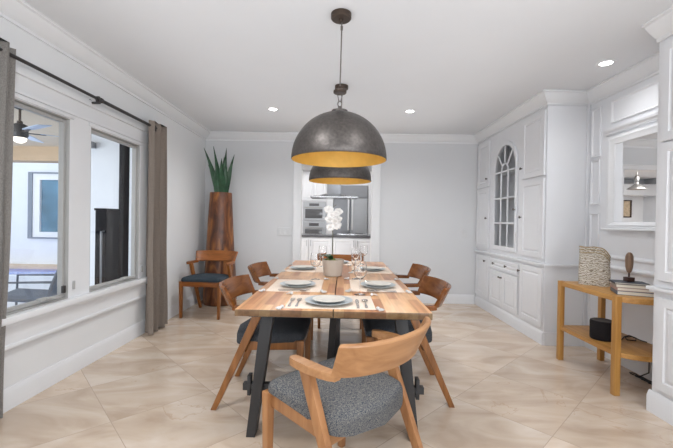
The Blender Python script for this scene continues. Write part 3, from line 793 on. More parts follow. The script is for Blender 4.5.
# base cabinets
def base_unit(lab, y0, y1): return thing('base_cabinet', lab, 'cabinet', ((XR+XA)/2, (y0+y1)/2, 0), 0, 'built-in base cabinets')
YB = [D-.004, 4.955, 4.145, E1]
skirt = [(0, 0), (.016, 0), (.016, .10), (.012, .118), (.004, .13), (0, .13)]
def unit_base(c, y0, y1, F=None):
    carcass(c, y0, y1, .0, .776)
    b = B(); sweep(b, [(XR+.002, y1), (XR+.002, y0)], skirt); part('skirting', b, 'cab', c, smooth=25)
c = base_unit('white built-in base cabinet with one door in the back right corner', YB[1], YB[0]); unit_base(c, YB[1]+.001, YB[0])
door(c, FR, YB[1]+.012, YB[0]-.03, .165, .757, (5.085, .685))
c = base_unit('wide white built-in base cabinet with a drawer above double doors under the arched glass door', YB[2], YB[1]); unit_base(c, YB[2]+.001, YB[1])
dr = door(c, FR, YB[2]+.022, YB[1]-.016, .618, .742, None, 'drawer', .03); knob((4.79, .688), dr, FR); knob((4.44, .688), dr, FR)
ym = (YB[1]+YB[2])/2
d1 = door(c, FR, ym+g/2, YB[1]-.016, .165, .6, None); d2 = door(c, FR, YB[2]+.022, ym-g/2, .165, .6, None)
b = B()
rr = []
for i in range(9):
    a = pi*i/8; rr.append([FR(4.6-.042*cos(a)*1.0, .522+dz, .02+.024*sin(a)**.5+dw) for dz, dw in ((0, 0), (.018, -.002), (.018, .002), (.003, .004))])
quad_faces(b, rr); part('cup_pull', b, 'knob', d1)
c = base_unit('white built-in base cabinet with one door at the alcove end', YB[3], YB[2]); unit_base(c, YB[3]+.004, YB[2])
door(c, FR, YB[3]+.022, YB[2]-.03, .165, .762, (4.112, .683))
b = B(); stepped(b, face_map('-Y', E1+.004), XR+.004, XA-.004, 0.0, .13, [(0, 0), (0, .012), (.004, .014)]); part('skirting', b, 'cab', c, smooth=25)
# ledge
b = B(); prism(b, [(XR-.028, D-.003), (XA-.003, D-.003), (XA-.003, E1-.028), (XR-.028, E1-.028)], .790, .814, .006)
prism(b, [(XR-.016, D-.003), (XA-.003, D-.003), (XA-.003, E1-.016), (XR-.016, E1-.016)], .777, .790)
solo('cabinet_ledge', b, 'cab', 'thin white moulded ledge between the far built-in base and upper cabinets', 'ledge', loc=((XR+XA)/2, 4.5, .777), smooth=25)
# upper units
ZU0, ZU1 = .816, ZC+.1
def upper_unit(lab, y0, y1): return thing('upper_cabinet', lab, 'cabinet', ((XR+XA)/2, (y0+y1)/2, ZU0), 0, 'built-in upper cabinets')
c = upper_unit('white upper built-in cabinet with two stacked narrow doors beside the back wall', YB[1], YB[0]); carcass(c, YB[1]+.001, YB[0], ZU0, ZU1)
door(c, FR, 5.01, YB[0]-.03, .86, 1.702, (5.062, 1.28)); door(c, FR, 5.01, YB[0]-.03, 1.714, 2.355, (5.062, 1.823))
c = upper_unit('white upper built-in cabinet with two stacked doors at the alcove end', YB[3], YB[2]); carcass(c, YB[3]+.004, YB[2], ZU0, ZU1)
door(c, FR, YB[3]+.022, 4.118, .86, 1.672, (4.10, 1.282)); door(c, FR, YB[3]+.022, 4.118, 1.7, 2.352, (4.10, 1.823))
# middle: arched glass door
c = upper_unit('white upper built-in cabinet with an arched glass door of many panes', YB[2], YB[1])
b = B(); y0, y1 = YB[2]+.001, YB[1]; xi = XR+.32
AY, AR, ASP = 4.547, .278, 1.90      # glass centre, half width, spring line
AB = .925
ry = 1.03
def arch(cx, r, spring, bot, n=22, rz=1.0):
    return [(cx+r, bot)]+[(cx+r*cos(pi*i/n), spring+r*rz*sin(pi*i/n)) for i in range(n+1)]+[(cx-r, bot)]
# face board with arched hole
hole = arch(AY, AR+.004, ASP, AB-.004)
outer = []
for (u, v) in hole:
    dx, dz = u-AY, v-ASP
    if v < ASP: outer.append((y1 if dx > 0 else y0, v))
    else:
        k = min((y1-AY)/max(1e-6, abs(dx)), (ZU1-ASP)/max(1e-6, dz)) if dx >= 0 else min((AY-y0)/max(1e-6, abs(dx)), (ZU1-ASP)/max(1e-6, dz))
        outer.append((AY+dx*k, ASP+dz*k))
vi = [b.verts.new(FR(u, v, -.002)) for u, v in hole]; vo = [b.verts.new(FR(u, v, -.002)) for u, v in outer]; vb = [b.verts.new(FR(u, v, -.022)) for u, v in hole]
for i in range(len(hole)-1):
    b.faces.new((vi[i], vi[i+1], vo[i+1], vo[i])); b.faces.new((vi[i+1], vi[i], vb[i], vb[i+1]))
c1, c2 = b.verts.new(FR(y0, ZU1, -.002)), b.verts.new(FR(y1, ZU1, -.002))
# fill the two top corners
for cc, sgn in ((c2, 1), (c1, -1)):
    idx = [i for i, (u, v) in enumerate(outer) if (abs(u-(y1 if sgn > 0 else y0)) < 1e-5 and v >= ASP)]
    tp = [i for i, (u, v) in enumerate(outer) if abs(v-ZU1) < 1e-5]
    a = idx[-1] if sgn > 0 else idx[0]; e = tp[0] if sgn > 0 else tp[-1]
    try: b.faces.new((vo[a], vo[e], cc))
    except ValueError: pass
# strip below the hole
q = [FR(y0, ZU0, -.002), FR(y1, ZU0, -.002), FR(y1, AB-.004, -.002), FR(y0, AB-.004, -.002)]
b.faces.new([b.verts.new(p) for p in q])
part('face_board', b, 'cab', c, smooth=0)
b = B()
box(b, XR+.20, XA-.002, y0, y1, ZU0, ZU1); box(b, XR+.022, XR+.20, y0, y0+.018, ZU0, ZU1); box(b, XR+.022, XR+.20, y1-.018, y1, ZU0, ZU1)
box(b, XR+.022, XR+.20, y0, y1, ZU0, AB-.01); box(b, XR+.022, XR+.20, y0, y1, 2.26, ZU1)
part('interior', b, 'cabin', c, smooth=0)
for z in (1.215, 1.53, 1.85):
    b = B(); box(b, XR+.05, XR+.20, y0+.02, y1-.02, z-.006, z+.006); part('shelf', b, 'cabin', c, smooth=0)
# raised arch frame (door)
b = B(); prf = [(0, .002), (.0, .018), (.012, .022), (.03, .02), (.046, .022), (.05, .012), (.05, 0.0)]
lp = arch(AY, AR, ASP, AB)
rings = []
for i, (u, v) in enumerate(lp):
    if i == 0: n = Vector((1, -1))
    elif i == len(lp)-1: n = Vector((-1, -1))
    elif v <= ASP+1e-6: n = Vector((1 if u > AY else -1, 0))
    else: n = Vector((u-AY, v-ASP)).normalized()
    rings.append([FR(u+n.x*o, v+n.y*o, w) for o, w in prf])
rings.append(rings[0]); quad_faces(b, rings, cap=False)
dd = part('glass_door', b, 'cab', c, smooth=30)
knob((AY-AR-.022, 1.375), dd, FR)
b = B(); vs = [FR(u, v, .004) for u, v in lp]; b.faces.new([b.verts.new(p) for p in vs]); part('pane', b, 'cabpane', dd, smooth=0)
b = B()
def mun(p, q, w=.02):
    bar(b, FR(p[0], p[1], .012), FR(q[0], q[1], .012), w, .014, up=(1, 0, 0), bev=.003)
zsp = 1.868
for u in (AY-AR/3, AY+AR/3): mun((u, AB), (u, zsp))
for z in (1.213, 1.527, 1.858): mun((AY-AR, z), (AY+AR, z))
hub = [(AY+.088*cos(pi*i/12), zsp+.088*sin(pi*i/12)) for i in range(13)]
for p, q in zip(hub[:-1], hub[1:]): mun(p, q)
for a in (45, 90, 135):
    ca, sa = cos(radians(a)), sin(radians(a)); mun((AY+.088*ca, zsp+.088*sa), (AY+.285*ca, zsp+.03+.275*sa))
part('muntins', b, 'cab', dd, smooth=25)
b = B(); lathe(b, [(0, 0), (.03, 0), (.034, .004), (.037, .10), (.035, .102), (.033, .01), (0, .008)], n=24)
for v in b.verts: v.co += Vector((XR+.09, 4.36, AB-.009))
solo('glass_tumbler', b, 'glass', 'glass tumbler on the lowest shelf behind the arched glass door', 'glass', loc=(XR+.09, 4.36, AB-.009), smooth=50)
b = B(); lathe(b, [(0, 0), (.04, 0), (.04, .01), (.012, .03), (.012, .12), (.05, .15), (.055, .2), (.05, .2), (.04, .155), (0, .14)], n=24)
for v in b.verts: v.co += Vector((XR+.13, 4.45, AB-.009))
solo('goblet', b, 'silver', 'pale goblet behind the tumbler in the arched glass cabinet', 'goblet', loc=(XR+.13, 4.45, AB-.009), smooth=50)

# end panel facing the alcove above the ledge is the cabinet side: add a flat filler post at the wall
b = B(); box(b, XA-.03, XA-.0005, E1-.02, E1+.002, .14, ZC+.01, .003); struct('trim_6', b, 'cab', smooth=25)

# near cabinets (right edge of the picture)
YN1, YN0 = E2, 1.05
c = thing('base_cabinet', 'white base cabinet at the right edge of the photo, beside the console table', 'cabinet', ((XR+XA)/2, 1.7, 0), 0, 'built-in base cabinets')
carcass(c, YN0, YN1, 0, .776)
for u0, u1 in ((1.74, YN1-.045), (1.10, 1.73)): door(c, FR, u0, u1, .17, .752)
b = B(); sweep(b, [(XR+.002, YN1+.014), (XR+.002, YN0)], [(0, 0), (.022, 0), (.022, .10), (.016, .118), (.006, .138), (0, .138)]); part('skirting', b, 'cab', c, smooth=25)
b = B(); prism(b, [(XR-.028, YN1+.028), (XA-.003, YN1+.028), (XA-.003, YN0), (XR-.028, YN0)], .790, .814, .006); prism(b, [(XR-.016, YN1+.016), (XA-.003, YN1+.016), (XA-.003, YN0), (XR-.016, YN0)], .777, .79)
solo('cabinet_ledge', b, 'cab', 'white moulded ledge on the cabinet at the right edge of the photo', 'ledge', loc=((XR+XA)/2, 1.7, .777), smooth=25)
c = thing('upper_cabinet', 'white upper cabinet at the right edge of the photo, right of the mirror', 'cabinet', ((XR+XA)/2, 1.7, ZU0), 0, 'built-in upper cabinets')
carcass(c, YN0, YN1, ZU0, ZU1)
for u0, u1 in ((1.74, YN1-.045), (1.10, 1.73)):
    door(c, FR, u0, u1, .86, 1.728); door(c, FR, u0, u1, 1.738, 2.36)

# ------------------------------------------------------------------ alcove panelling
FA = face_map('-X', XA)
def panel(u0, u1, v0, v1, nm): b = B(); stepped(b, FA, u0, u1, v0, v1, WAINS); struct(nm, b, 'cab', smooth=20)
k = 7
for (u0, u1, v0, v1) in ((2.70, 3.345, 2.13, 2.335), (3.475, 3.60, 1.86, 2.33), (3.475, 3.60, 1.40, 1.835), (3.475, 3.60, .96, 1.32), (2.43, 2.56, 1.86, 2.33), (2.43, 2.56, 1.40, 1.835), (2.43, 2.56, .96, 1.32), (2.43, 3.60, .2, .72)):
    panel(u0, u1, v0, v1, 'trim_%d' % k); k += 1
b = B()
sweep(b, [(XA, 3.40), (XA, 2.63)], [(0, 2.03), (.018, 2.03), (.024, 2.045), (.04, 2.06), (.045, 2.075), (0, 2.075)]); struct('trim_%d' % k, b, 'cab', smooth=25); k += 1
b = B(); sweep(b, [(XA, E1-.021), (XA, E2+.03)], [(0, .80), (.018, .80), (.03, .82), (.03, .832), (.012, .845), (0, .845)]); struct('trim_%d' % k, b, 'cab', smooth=25); k += 1
b = B(); sweep(b, [(XA, 3.43), (XA, 2.60)], [(0, .90), (.012, .90), (.022, .915), (.022, .925), (.008, .94), (0, .94)]); struct('trim_%d' % k, b, 'cab', smooth=25); k += 1
# mirror
mt = thing('wall_mirror', 'white framed rectangular mirror on the panelled alcove wall above the console', 'mirror', (XA, 3.015, 1.6))
gy0, gy1, gz0, gz1 = 2.715, 3.262, 1.235, 1.925; fw = .075
b = B(); pr = [(0, .016), (.004, .03), (.02, .034), (.05, .045), (fw, .04), (fw, .001), (0, .001)]
rings = [[FA(u+du*o, v+dv*o, w) for o, w in pr] for u, v, du, dv in ((gy0, gz0, -1, -.5), (gy1, gz0, 1, -.5), (gy1, gz1, 1, 1), (gy0, gz1, -1, 1), (gy0, gz0, -1, -.5))]
quad_faces(b, rings, cap=False); part('frame', b, 'trim', mt, smooth=25)
b = B(); al = .026; q_ = lambda y, o: XA-.015-(y-3.0)*math.tan(al)+o
quad_faces(b, [[Vector((q_(y, o), y, z)) for y, o in ((gy0-.003, 0), (gy1+.003, 0), (gy1+.003, .004), (gy0-.003, .004))] for z in (gz0-.003, gz1+.003)]); part('mirror_glass', b, 'mirror', mt, smooth=0)
b = B(); box(b, XA-.075, XA-.001, gy0-fw-.02, gy1+fw+.02, 1.163, 1.18, .005); box(b, XA-.05, XA-.001, gy0-fw, gy1+fw, 1.18, 1.196, .005); part('bottom_sill', b, 'trim', mt, smooth=25)

# ------------------------------------------------------------------ console table and what stands on it
t = thing('console_table', 'oak console table with a rounded end and lower shelf in the alcove', 'console table', (2.17, 2.9, 0))
def oblong(x0, x1, yf, yn, r, n=10):
    o = [(x1, yf), (x0, yf), (x0, yn+.10)]
    # rounded near end: elliptical sweep to the wall
    for i in range(1, n+1):
        a = pi/2*i/n; o.append((x1-.03-(x1-.03-x0)*cos(a), yn+.10-(.10+.06)*sin(a)))
    o.append((x1, yn-.06)); return o
for nm, z0, z1 in (('top', .660, .70), ('shelf', .270, .305)):
    b = B(); prism(b, oblong(1.972, 2.385, 3.285, 2.545, .1), z0, z1, .004); part(nm, b, 'console', t, smooth=30)
for x, y, z in ((1.983, 3.272, .704), (2.345, 3.272, .66), (1.972, 2.603, .704), (2.345, 2.56, .66)):
    b = B(); box(b, x-.021, x+.021, y-.021, y+.021, 0, z, .004); part('leg', b, 'consleg', t)
# vase
vc = Vector((2.142, 3.085, .7012)); ax = Vector((.80, -.60, 0)); nx = Vector((.60, .80, 0))
t = thing('vase', 'flat beige and gold vase with wavy layered rim on the console table', 'vase', vc)
def vrings(inset, z0):
    rings = []
    for j in range(13):
        v = j/12
        row = []
        for i in range(40):
            a = 2*pi*i/40; ca, sa = cos(a), sin(a)
            u = math.copysign(abs(ca)**.45, ca); w = math.copysign(abs(sa)**.7, sa)
            top = .305-.030*u-.03*max(0, u-.5)**2*4+.016*sin(u*2.6+.6)-.012*w
            wd = (.108+.003*sin(v*5))-inset; dp = .048-inset
            row.append(vc+ax*(u*wd)+nx*(w*dp)+Vector((0, 0, z0+(top-z0)*v)))
        rings.append(row)
    return rings
b = B(); quad_faces(b, vrings(0, 0)+vrings(.007, .03)[::-1]); part('body', b, 'vase', t, smooth=50)
for off in (0,):
    b = B(); r = vrings(-.0012, 0)[-1]
    for dz, rad in ((-.004, .0034), (-.028, .0026), (-.05, .0026)): tube(b, [p+Vector((0, 0, dz)) for p in r]+[r[0]+Vector((0, 0, dz))], rad, 6)
    part('rim_line', b, 'vasein', t)
# books
d1 = Vector((.90, -.43, 0)); base = Vector((2.012, 2.69, 0)); ang = math.atan2(d1.y, d1.x)
z = .7008
books = []
for w, dpt, th, mat, lab, dx, dy, da in ((.27, .20, .028, 'bk1', 'slate coloured hardback, bottom of the book stack on the console', 0, 0, 0),
                                         (.245, .19, .022, 'bk2', 'rose coloured book second from bottom of the console stack', .004, .004, .02),
                                         (.225, .175, .023, 'bk3', 'taupe book third from bottom of the console stack', .0, .012, -.03),
                                         (.205, .15, .012, 'bk4', 'thin dark navy book on top of the console stack', .0, .026, .03)):
    t = thing('book', lab, 'book', (2.025+dx, 2.675+dy, z), ang+da, 'books on the console table')
    b = B(); box(b, 0, w, 0, dpt, 0, .003, .001); box(b, 0, w, 0, dpt, th-.003, th, .001); box(b, 0, .004, 0, dpt, 0, th, .001); obj('cover', b, mat, t, smooth=25)
    b = B(); box(b, .004, w-.005, .005, dpt-.005, .003, th-.003); obj('pages', b, 'page', t, smooth=0)
    z += th+.0006
# sculpture
t = thing('sculpture', 'small carved brown oval figure on a dark block atop the books', 'sculpture', (2.165, 2.745, z+.0004))
b = B(); box(b, -.026, .026, -.024, .024, 0, .032, .003); obj('base', b, 'darkwood', t)
b = B(); lathe(b, [(0, .032), (.006, .032), (.005, .075), (0, .075)], n=12); obj('rod', b, 'darkwood', t)
b = B(); lathe(b, [(0, .062), (.012, .066), (.020, .08), (.026, .11), (.0285, .15), (.027, .185), (.019, .207), (.008, .216), (0, .217)], n=24, sy=.75); obj('figure', b, 'sculpt', t, smooth=60)
# smart speaker and cables
t = thing('speaker', 'black cylindrical speaker on the lower console shelf', 'speaker', (2.085, 2.90, .3058))
b = B(); lathe(b, [(0, 0), (.076, 0), (.081, .006), (.082, .03), (.082, .135), (.079, .146), (.074, .148)], n=44); obj('body', b, 'speaker', t, smooth=50)
b = B(); lathe(b, [(.0745, .1478), (.072, .150), (.066, .1485), (0, .1485)], n=44); obj('top_plate', b, 'black', t, smooth=50)
b = B(); tube(b, [(2.168, 2.88, .3105), (2.21, 2.865, .3105), (2.30, 2.95, .3105), (2.35, 2.965, .318), (2.355, 2.90, .316), (2.31, 2.85, .3105), (2.26, 2.87, .3105), (2.28, 2.92, .3165), (2.33, 2.915, .324), (2.36, 2.86, .3105), (2.37, 2.82, .3105)], .0042, 8)
solo('power_cable', b, 'cable', 'black cable looping on the lower console shelf beside the speaker', 'cable', loc=(2.168, 2.88, .3063), smooth=60)
b = B(); pts = [(2.41, 2.84, .26), (2.405, 2.835, .18), (2.40, 2.83, .07)]
for i in range(34):
    a = i*.8; pts.append((2.345+.042*cos(a), 2.90-.0075*i+.035*sin(a*.9), .012+.03*abs(sin(i*.41))))
pts += [(2.40, 2.70, .05), (2.41, 2.74, .15), (2.41, 2.76, .262)]
tube(b, pts, .0048, 7)
solo('coiled_cord', b, 'cable', 'tangled black cord hanging and lying on the floor under the console', 'cable', loc=(2.36, 2.8, 0), smooth=60)

# ------------------------------------------------------------------ kitchen seen through the doorway
FY = face_map('-Y', 7.33)
t = thing('kitchen_island', 'white panelled kitchen island cabinet seen through the doorway', 'kitchen island', (-.1, 7.7, 0))
b = B(); box(b, -1.32, 1.28, 7.333, 8.15, 0, .88); part('carcass', b, 'cab', t, smooth=0)
xs = [-1.10, -.63, -.16, .31, .78]
for i in range(4):
    b = B(); stepped(b, FY, xs[i]+.006, xs[i+1]-.006, .12, .855, DOOR(.02, .06)); d = part('door', b, 'cab', t, smooth=20)
    hx = xs[i+1]-.04 if i % 2 == 0 else xs[i]+.04
    b = B(); tube(b, [FY(hx, .70, .02), FY(hx, .70, .045), FY(hx, .82, .045), FY(hx, .82, .02)], .006, 6); part('handle', b, 'steel', d)
b = B(); box(b, -1.36, 1.32, 7.30, 8.19, .881, .921, .004)
solo('island_countertop', b, 'stone', 'dark stone countertop on the kitchen island', 'countertop', loc=(-.02, 7.75, .881), smooth=25)
t = thing('cooktop', 'flat steel cooktop on the island under the range hood', 'cooktop', (.2, 7.62, .922))
b = B(); box(b, -.06, .56, 7.42, 7.92, .922, .952, .006); part('body', b, 'hoodglass', t)
for x in (.1, .4):
    for y in (7.55, 7.78): b = B(); lathe(b, [(0, .952), (.08, .952), (.08, .958), (0, .958)], (x, y, 0), 24); part('burner', b, 'black', t)
t = thing('range_hood', 'stainless steel island range hood with flat canopy and chimney', 'range hood', (-.14, 7.7, 1.69))
b = B(); box(b, -.285, .005, 7.57, 7.83, 1.76, H-.001, .004); part('chimney', b, 'steeldk', t, smooth=25)
b = B(); quad_faces(b, [[Vector((-.14+sx*a, 7.7+sy*c, z)) for sx, sy in ((-1, -1), (1, -1), (1, 1), (-1, 1))] for a, c, z in ((.47, .27, 1.685), (.49, .28, 1.69), (.49, .28, 1.712), (.30, .20, 1.735), (.17, .15, 1.775))]); part('canopy', b, 'hoodglass', t, smooth=25)
FK = face_map('-Y', KY-.62)
yk = KY-.62
t = thing('oven_cabinet', 'tall white kitchen cabinet housing the two ovens', 'cabinet', (-.85, KY-.3, 0))
b = B(); box(b, -1.42, -.36, yk+.002, KY-.002, 0, H-.002); part('carcass', b, 'cab', t, smooth=0)
for u0, u1, v0, v1 in ((-1.40, -1.05, 1.72, 2.46), (-1.04, -.71, 1.72, 2.46), (-.70, -.37, 1.72, 2.46), (-1.40, -1.05, .12, 1.70), (-1.04, -.37, .12, .60)):
    b = B(); stepped(b, FK, u0, u1, v0, v1, DOOR(.02, .05)); part('door', b, 'cab', t, smooth=20)
def oven(lab, z0, z1, name):
    t = thing(name, lab, 'oven', (-.67, yk, z0), 0, 'wall ovens')
    F = face_map('-Y', yk-.001)
    b = B(); stepped(b, F, -.955, -.375, z0, z1, [(0, 0), (0, .02), (.004, .024)]); part('front', b, 'steel', t, smooth=25)
    F2 = face_map('-Y', yk-.026)
    hh = z1-z0
    b = B(); stepped(b, F2, -.90, -.46, z0+.06, z0+hh*.62, [(0, 0), (0, .004), (.006, .006)]); part('window', b, 'ovenglass', t, smooth=25)
    b = B(); stepped(b, F2, -.80, -.55, z0+hh*.78, z0+hh*.92, [(0, 0), (0, .003)]); part('display', b, 'ovenglass', t, smooth=25)
    b = B(); tube(b, [F2(-.91, z0+hh*.69, 0), F2(-.91, z0+hh*.69, .045), F2(-.45, z0+hh*.69, .045), F2(-.45, z0+hh*.69, 0)], .011, 8); part('handle', b, 'brushed', t)
oven('upper stainless wall oven in the white kitchen cabinet', 1.215, 1.69, 'wall_oven'); oven('lower stainless wall oven in the white kitchen cabinet', .66, 1.195, 'wall_oven')
t = thing('refrigerator', 'large stainless double-door refrigerator at the back of the kitchen', 'refrigerator', (.25, KY-.3, 0))
b = B(); box(b, -.19, .69, yk+.003, KY-.002, 0, 2.13); part('body', b, 'steeldk', t, smooth=0)
for u0, u1, hx in ((-.185, .247, .20), (.253, .685, .30)):
    b = B(); stepped(b, face_map('-Y', yk), u0, u1, .1, 1.80, [(0, 0), (0, .03), (.008, .04)]); d = part('door', b, 'steel' if hx > .25 else 'steeldk', t, smooth=25)
    b = B(); F2 = face_map('-Y', yk-.04); tube(b, [F2(hx, 1.0, 0), F2(hx, 1.0, .05), F2(hx, 1.78, .05), F2(hx, 1.78, 0)], .02, 8); part('handle', b, 'trim', d)
b = B(); stepped(b, face_map('-Y', yk), -.185, .685, 1.81, 2.125, [(0, 0), (0, .03), (.008, .035)]); part('grille', b, 'steeldk', t, smooth=25)
t = thing('kitchen_cabinet', 'white cabinet panels above and right of the refrigerator', 'cabinet', (.9, KY-.3, 0))
b = B(); box(b, -.35, .70, yk+.05, KY-.002, 2.135, H-.002); box(b, .70, 1.6, yk+.002, KY-.002, 0, H-.002); box(b, -.355, -.195, yk-.01, KY-.002, 0, H-.002); part('carcass', b, 'trim', t, smooth=0)
for u0, u1, v0, v1 in ((.72, 1.15, .12, 2.46), (1.16, 1.58, .12, 2.46)):
    b = B(); stepped(b, FK, u0, u1, v0, v1, DOOR(.02, .05)); part('door', b, 'cab', t, smooth=20)
# things the mirror shows: soffit, hanging lamp, picture
b = B(); box(b, KX0, -1.45, KY-.4, KY-.001, 2.03, 2.33); struct('trim_kitchen_soffit', b, 'trim', smooth=0)
t = thing('hanging_lamp', 'small nickel hanging lamp reflected in the wall mirror', 'pendant lamp', (-2.0, 8.0, 2.03))
b = B(); lathe(b, [(.185, 0), (.18, .012), (.10, .07), (.05, .11), (.035, .15), (0, .155), (0, .14), (.03, .13), (.09, .062), (.178, .0)], n=32); obj('shade', b, 'brushed', t, smooth=50)
b = B(); lathe(b, [(0, .15), (.035, .15), (.045, .18), (.045, .26), (.03, .3), (.012, .32), (.01, .46), (0, .46)], n=20); obj('housing', b, 'brushed', t)
b = B(); lathe(b, [(0, .455), (.01, .455), (.06, .47), (.06, .4995), (0, .4995)], n=24); obj('ceiling_canopy', b, 'brushed', t)
t = thing('framed_picture', 'small brown framed picture on the kitchen wall seen in the mirror', 'picture', (-3.35, KY, 1.4))
F = face_map('-Y', KY-.001)
b = B(); pr = [(0, .01), (.004, .03), (.03, .032), (.03, 0), (0, 0)]
rings = [[F(u+du*o, v+dv*o, w) for o, w in pr] for u, v, du, dv in ((-3.53, 1.475, -1, -1), (-3.17, 1.475, 1, -1), (-3.17, 1.895, 1, 1), (-3.53, 1.895, -1, 1), (-3.53, 1.475, -1, -1))]
quad_faces(b, rings, cap=False); part('frame', b, 'darkwood', t, smooth=20)
b = B(); box(b, -3.535, -3.165, KY-.012, KY-.002, 1.47, 1.90); part('print', b, 'canvas', t, smooth=0)

# ------------------------------------------------------------------ outside: covered patio
b = B(); box(b, -14, XL-.06, -3, 7.9, -.2, -.1); box(b, -14, KX0-.12, 7.9, 7.98, -.2, -.09); struct('floor_patio', b, 'patio', smooth=0)
b = B(); box(b, -14, KX0-.121, 7.98, 9.15, -.25, -.13); struct('floor_pool_water', b, 'pool', smooth=0)
b = B(); box(b, -14, KX0-.121, 9.15, 9.6, -.25, -.06); struct('trim_pool_coping', b, 'coping', smooth=0)
b = B(); wall_holes(b, face_map('-Y', 9.6), -14, KX0-.121, -.06, 3.2, .15, [(-8.27, -6.9, .62, 2.38)]); struct('wall_patio_far', b, 'stucco', smooth=0)
b = B(); box(b, -7.2, XL-.06, -1, 7.4, 2.58, 2.66); struct('ceiling_patio', b, 'patioceil', smooth=0)
b = B(); box(b, -7.2, KX0-.121, 7.1, 7.4, 2.30, 2.58); box(b, -7.2, -6.95, -1, 7.1, 2.34, 2.58); struct('trim_patio_beam', b, 'beam', smooth=0)
b = B()
for u0, u1 in ((-8.27, -8.16), (-7.01, -6.9)): box(b, u0, u1, 9.54, 9.7, .62, 2.38)
box(b, -8.16, -7.01, 9.54, 9.7, .62, .66); box(b, -8.16, -7.01, 9.54, 9.7, 2.34, 2.38)
wf = struct('window_3', b, 'extframe', smooth=0)
b = B()
for u0, u1 in ((-8.16, -7.98), (-7.19, -7.01)): box(b, u0, u1, 9.57, 9.68, .66, 2.34)
box(b, -7.98, -7.19, 9.57, 9.68, .66, .80); box(b, -7.98, -7.19, 9.57, 9.68, 2.18, 2.34); obj('window_sash', b, 'trim', wf, smooth=0)
b = B(); box(b, -7.98, -7.19, 9.63, 9.65, .80, 2.18); obj('window_pane', b, 'extglass', wf, smooth=0)
# ceiling fan
t = thing('ceiling_fan', 'dark patio ceiling fan with pale blades seen through the left window', 'ceiling fan', (-4.01, 4.5, 2.58))
b = B(); lathe(b, [(0, -.001), (.075, -.001), (.07, -.03), (.03, -.05), (0, -.05)], n=24); obj('ceiling_canopy', b, 'black', t)
b = B(); lathe(b, [(0, -.04), (.014, -.04), (.014, -.19), (.03, -.195), (.03, -.24), (0, -.24)], n=16); obj('rod', b, 'bronze', t)
b = B(); lathe(b, [(0, -.23), (.05, -.23), (.08, -.245), (.086, -.27), (.086, -.37), (.07, -.40), (0, -.40)], n=32); obj('motor', b, 'black', t)
b = B(); lathe(b, [(.068, -.40), (.074, -.41), (.065, -.44), (.03, -.465), (0, -.47)], n=28); obj('lamp_bowl', b, 'opal', t)
for kk in range(5):
    a = .75+2*pi*kk/5; b = B(); c_, s_ = cos(a), sin(a)
    rings = []
    for r, w in ((.2, .05), (.25, .065), (.45, .078), (.62, .08), (.66, .07)):
        rings.append([Vector((c_*r-s_*v*w, s_*r+c_*v*w, -.325+.18*v*w+h)) for v, h in ((-1, 0), (1, 0), (1, .008), (-1, .008))])
    quad_faces(b, rings); bl = obj('blade', b, 'fanblade', t, smooth=25)
    b = B(); bar(b, (c_*.07, s_*.07, -.335), (c_*.26, s_*.26, -.328), .04, .008); obj('blade_arm', b, 'black', bl)
# patio chair
t = thing('patio_chair', 'grey sling patio armchair outside the left window', 'chair', (-3.23, 3.80, -.1), radians(113))
for x in (-.27, .27):
    fr = B(); tube(fr, [(x, .24, 0), (x, .22, .655), (x, -.24, .64)], .013, 8); obj('armrest_frame', fr, 'patiometal', t)
    fr = B(); tube(fr, [(x, -.30, 0), (x, -.19, .44), (x, -.24, .62), (x, -.29, .76)], .014, 8); obj('rear_leg', fr, 'patiometal', t)
    fr = B(); tube(fr, [(x, .23, .50), (x, -.20, .45)], .012, 8); obj('side_rail', fr, 'patiometal', t)
b = B(); quad_faces(b, [[Vector((-.26, yy, zz)), Vector((.26, yy, zz)), Vector((.26, yy, zz-.03)), Vector((-.26, yy, zz-.03))] for yy, zz in ((.28, .475), (.22, .51), (0, .48), (-.19, .46))]); obj('seat', b, 'sling', t)
b = B(); quad_faces(b, [[Vector((-.26, yy, zz)), Vector((.26, yy, zz)), Vector((.26, yy-.015, zz)), Vector((-.26, yy-.015, zz))] for yy, zz in ((-.19, .46), (-.215, .56), (-.245, .66), (-.28, .76))]); obj('backrest', b, 'sling', t)
# black post and tall black cabinet near the second window
b = B(); box(b, -2.62, -2.58, 4.27, 4.42, -.1, 2.579, .006)
solo('patio_post', b, 'jet', 'black patio post just outside the right window', 'post', loc=(-2.60, 4.345, -.1), smooth=25)
t = thing('outdoor_cabinet', 'tall black cabinet with a thin handle outside the right window', 'outdoor cabinet', (-2.66, 4.13, -.1))
b = B(); box(b, -2.72, -2.6, 4.01, 4.25, -.1, 1.28, .008); box(b, -2.728, -2.592, 4.0, 4.258, 1.28, 1.305, .005); part('body', b, 'jet', t, smooth=25)
b = B(); tube(b, [(-2.62, 4.01, 1.05), (-2.62, 3.965, 1.05), (-2.62, 3.965, .1), (-2.62, 4.01, .1)], .011, 8); part('handle', b, 'steeldk', t)
b = B(); box(b, -3.83, -3.70, 5.36, D-.001, 2.24, 2.33, .01)
solo('outdoor_spotlight', b, 'steeldk', 'small grey light box on the outside wall seen at the top of the right window', 'spotlight', loc=(-3.765, 5.45, 2.24), smooth=25)

# ------------------------------------------------------------------ world and lights
W = bpy.data.worlds.new('World'); bpy.context.scene.world = W; W.use_nodes = True
nt = W.node_tree; bg = nt.nodes['Background']; sky = nt.nodes.new('ShaderNodeTexSky')
sky.sky_type = 'HOSEK_WILKIE'; sky.turbidity = 3.0; sky.ground_albedo = .5; sky.sun_direction = (-.6, -.5, .62)
mixn = nt.nodes.new('ShaderNodeMix'); mixn.data_type = 'RGBA'; mixn.inputs[0].default_value = .55
nt.links.new(sky.outputs[0], mixn.inputs[6]); mixn.inputs[7].default_value = (.86, .93, 1.0, 1)
nt.links.new(mixn.outputs[2], bg.inputs['Color']); bg.inputs['Strength'].default_value = 1.5

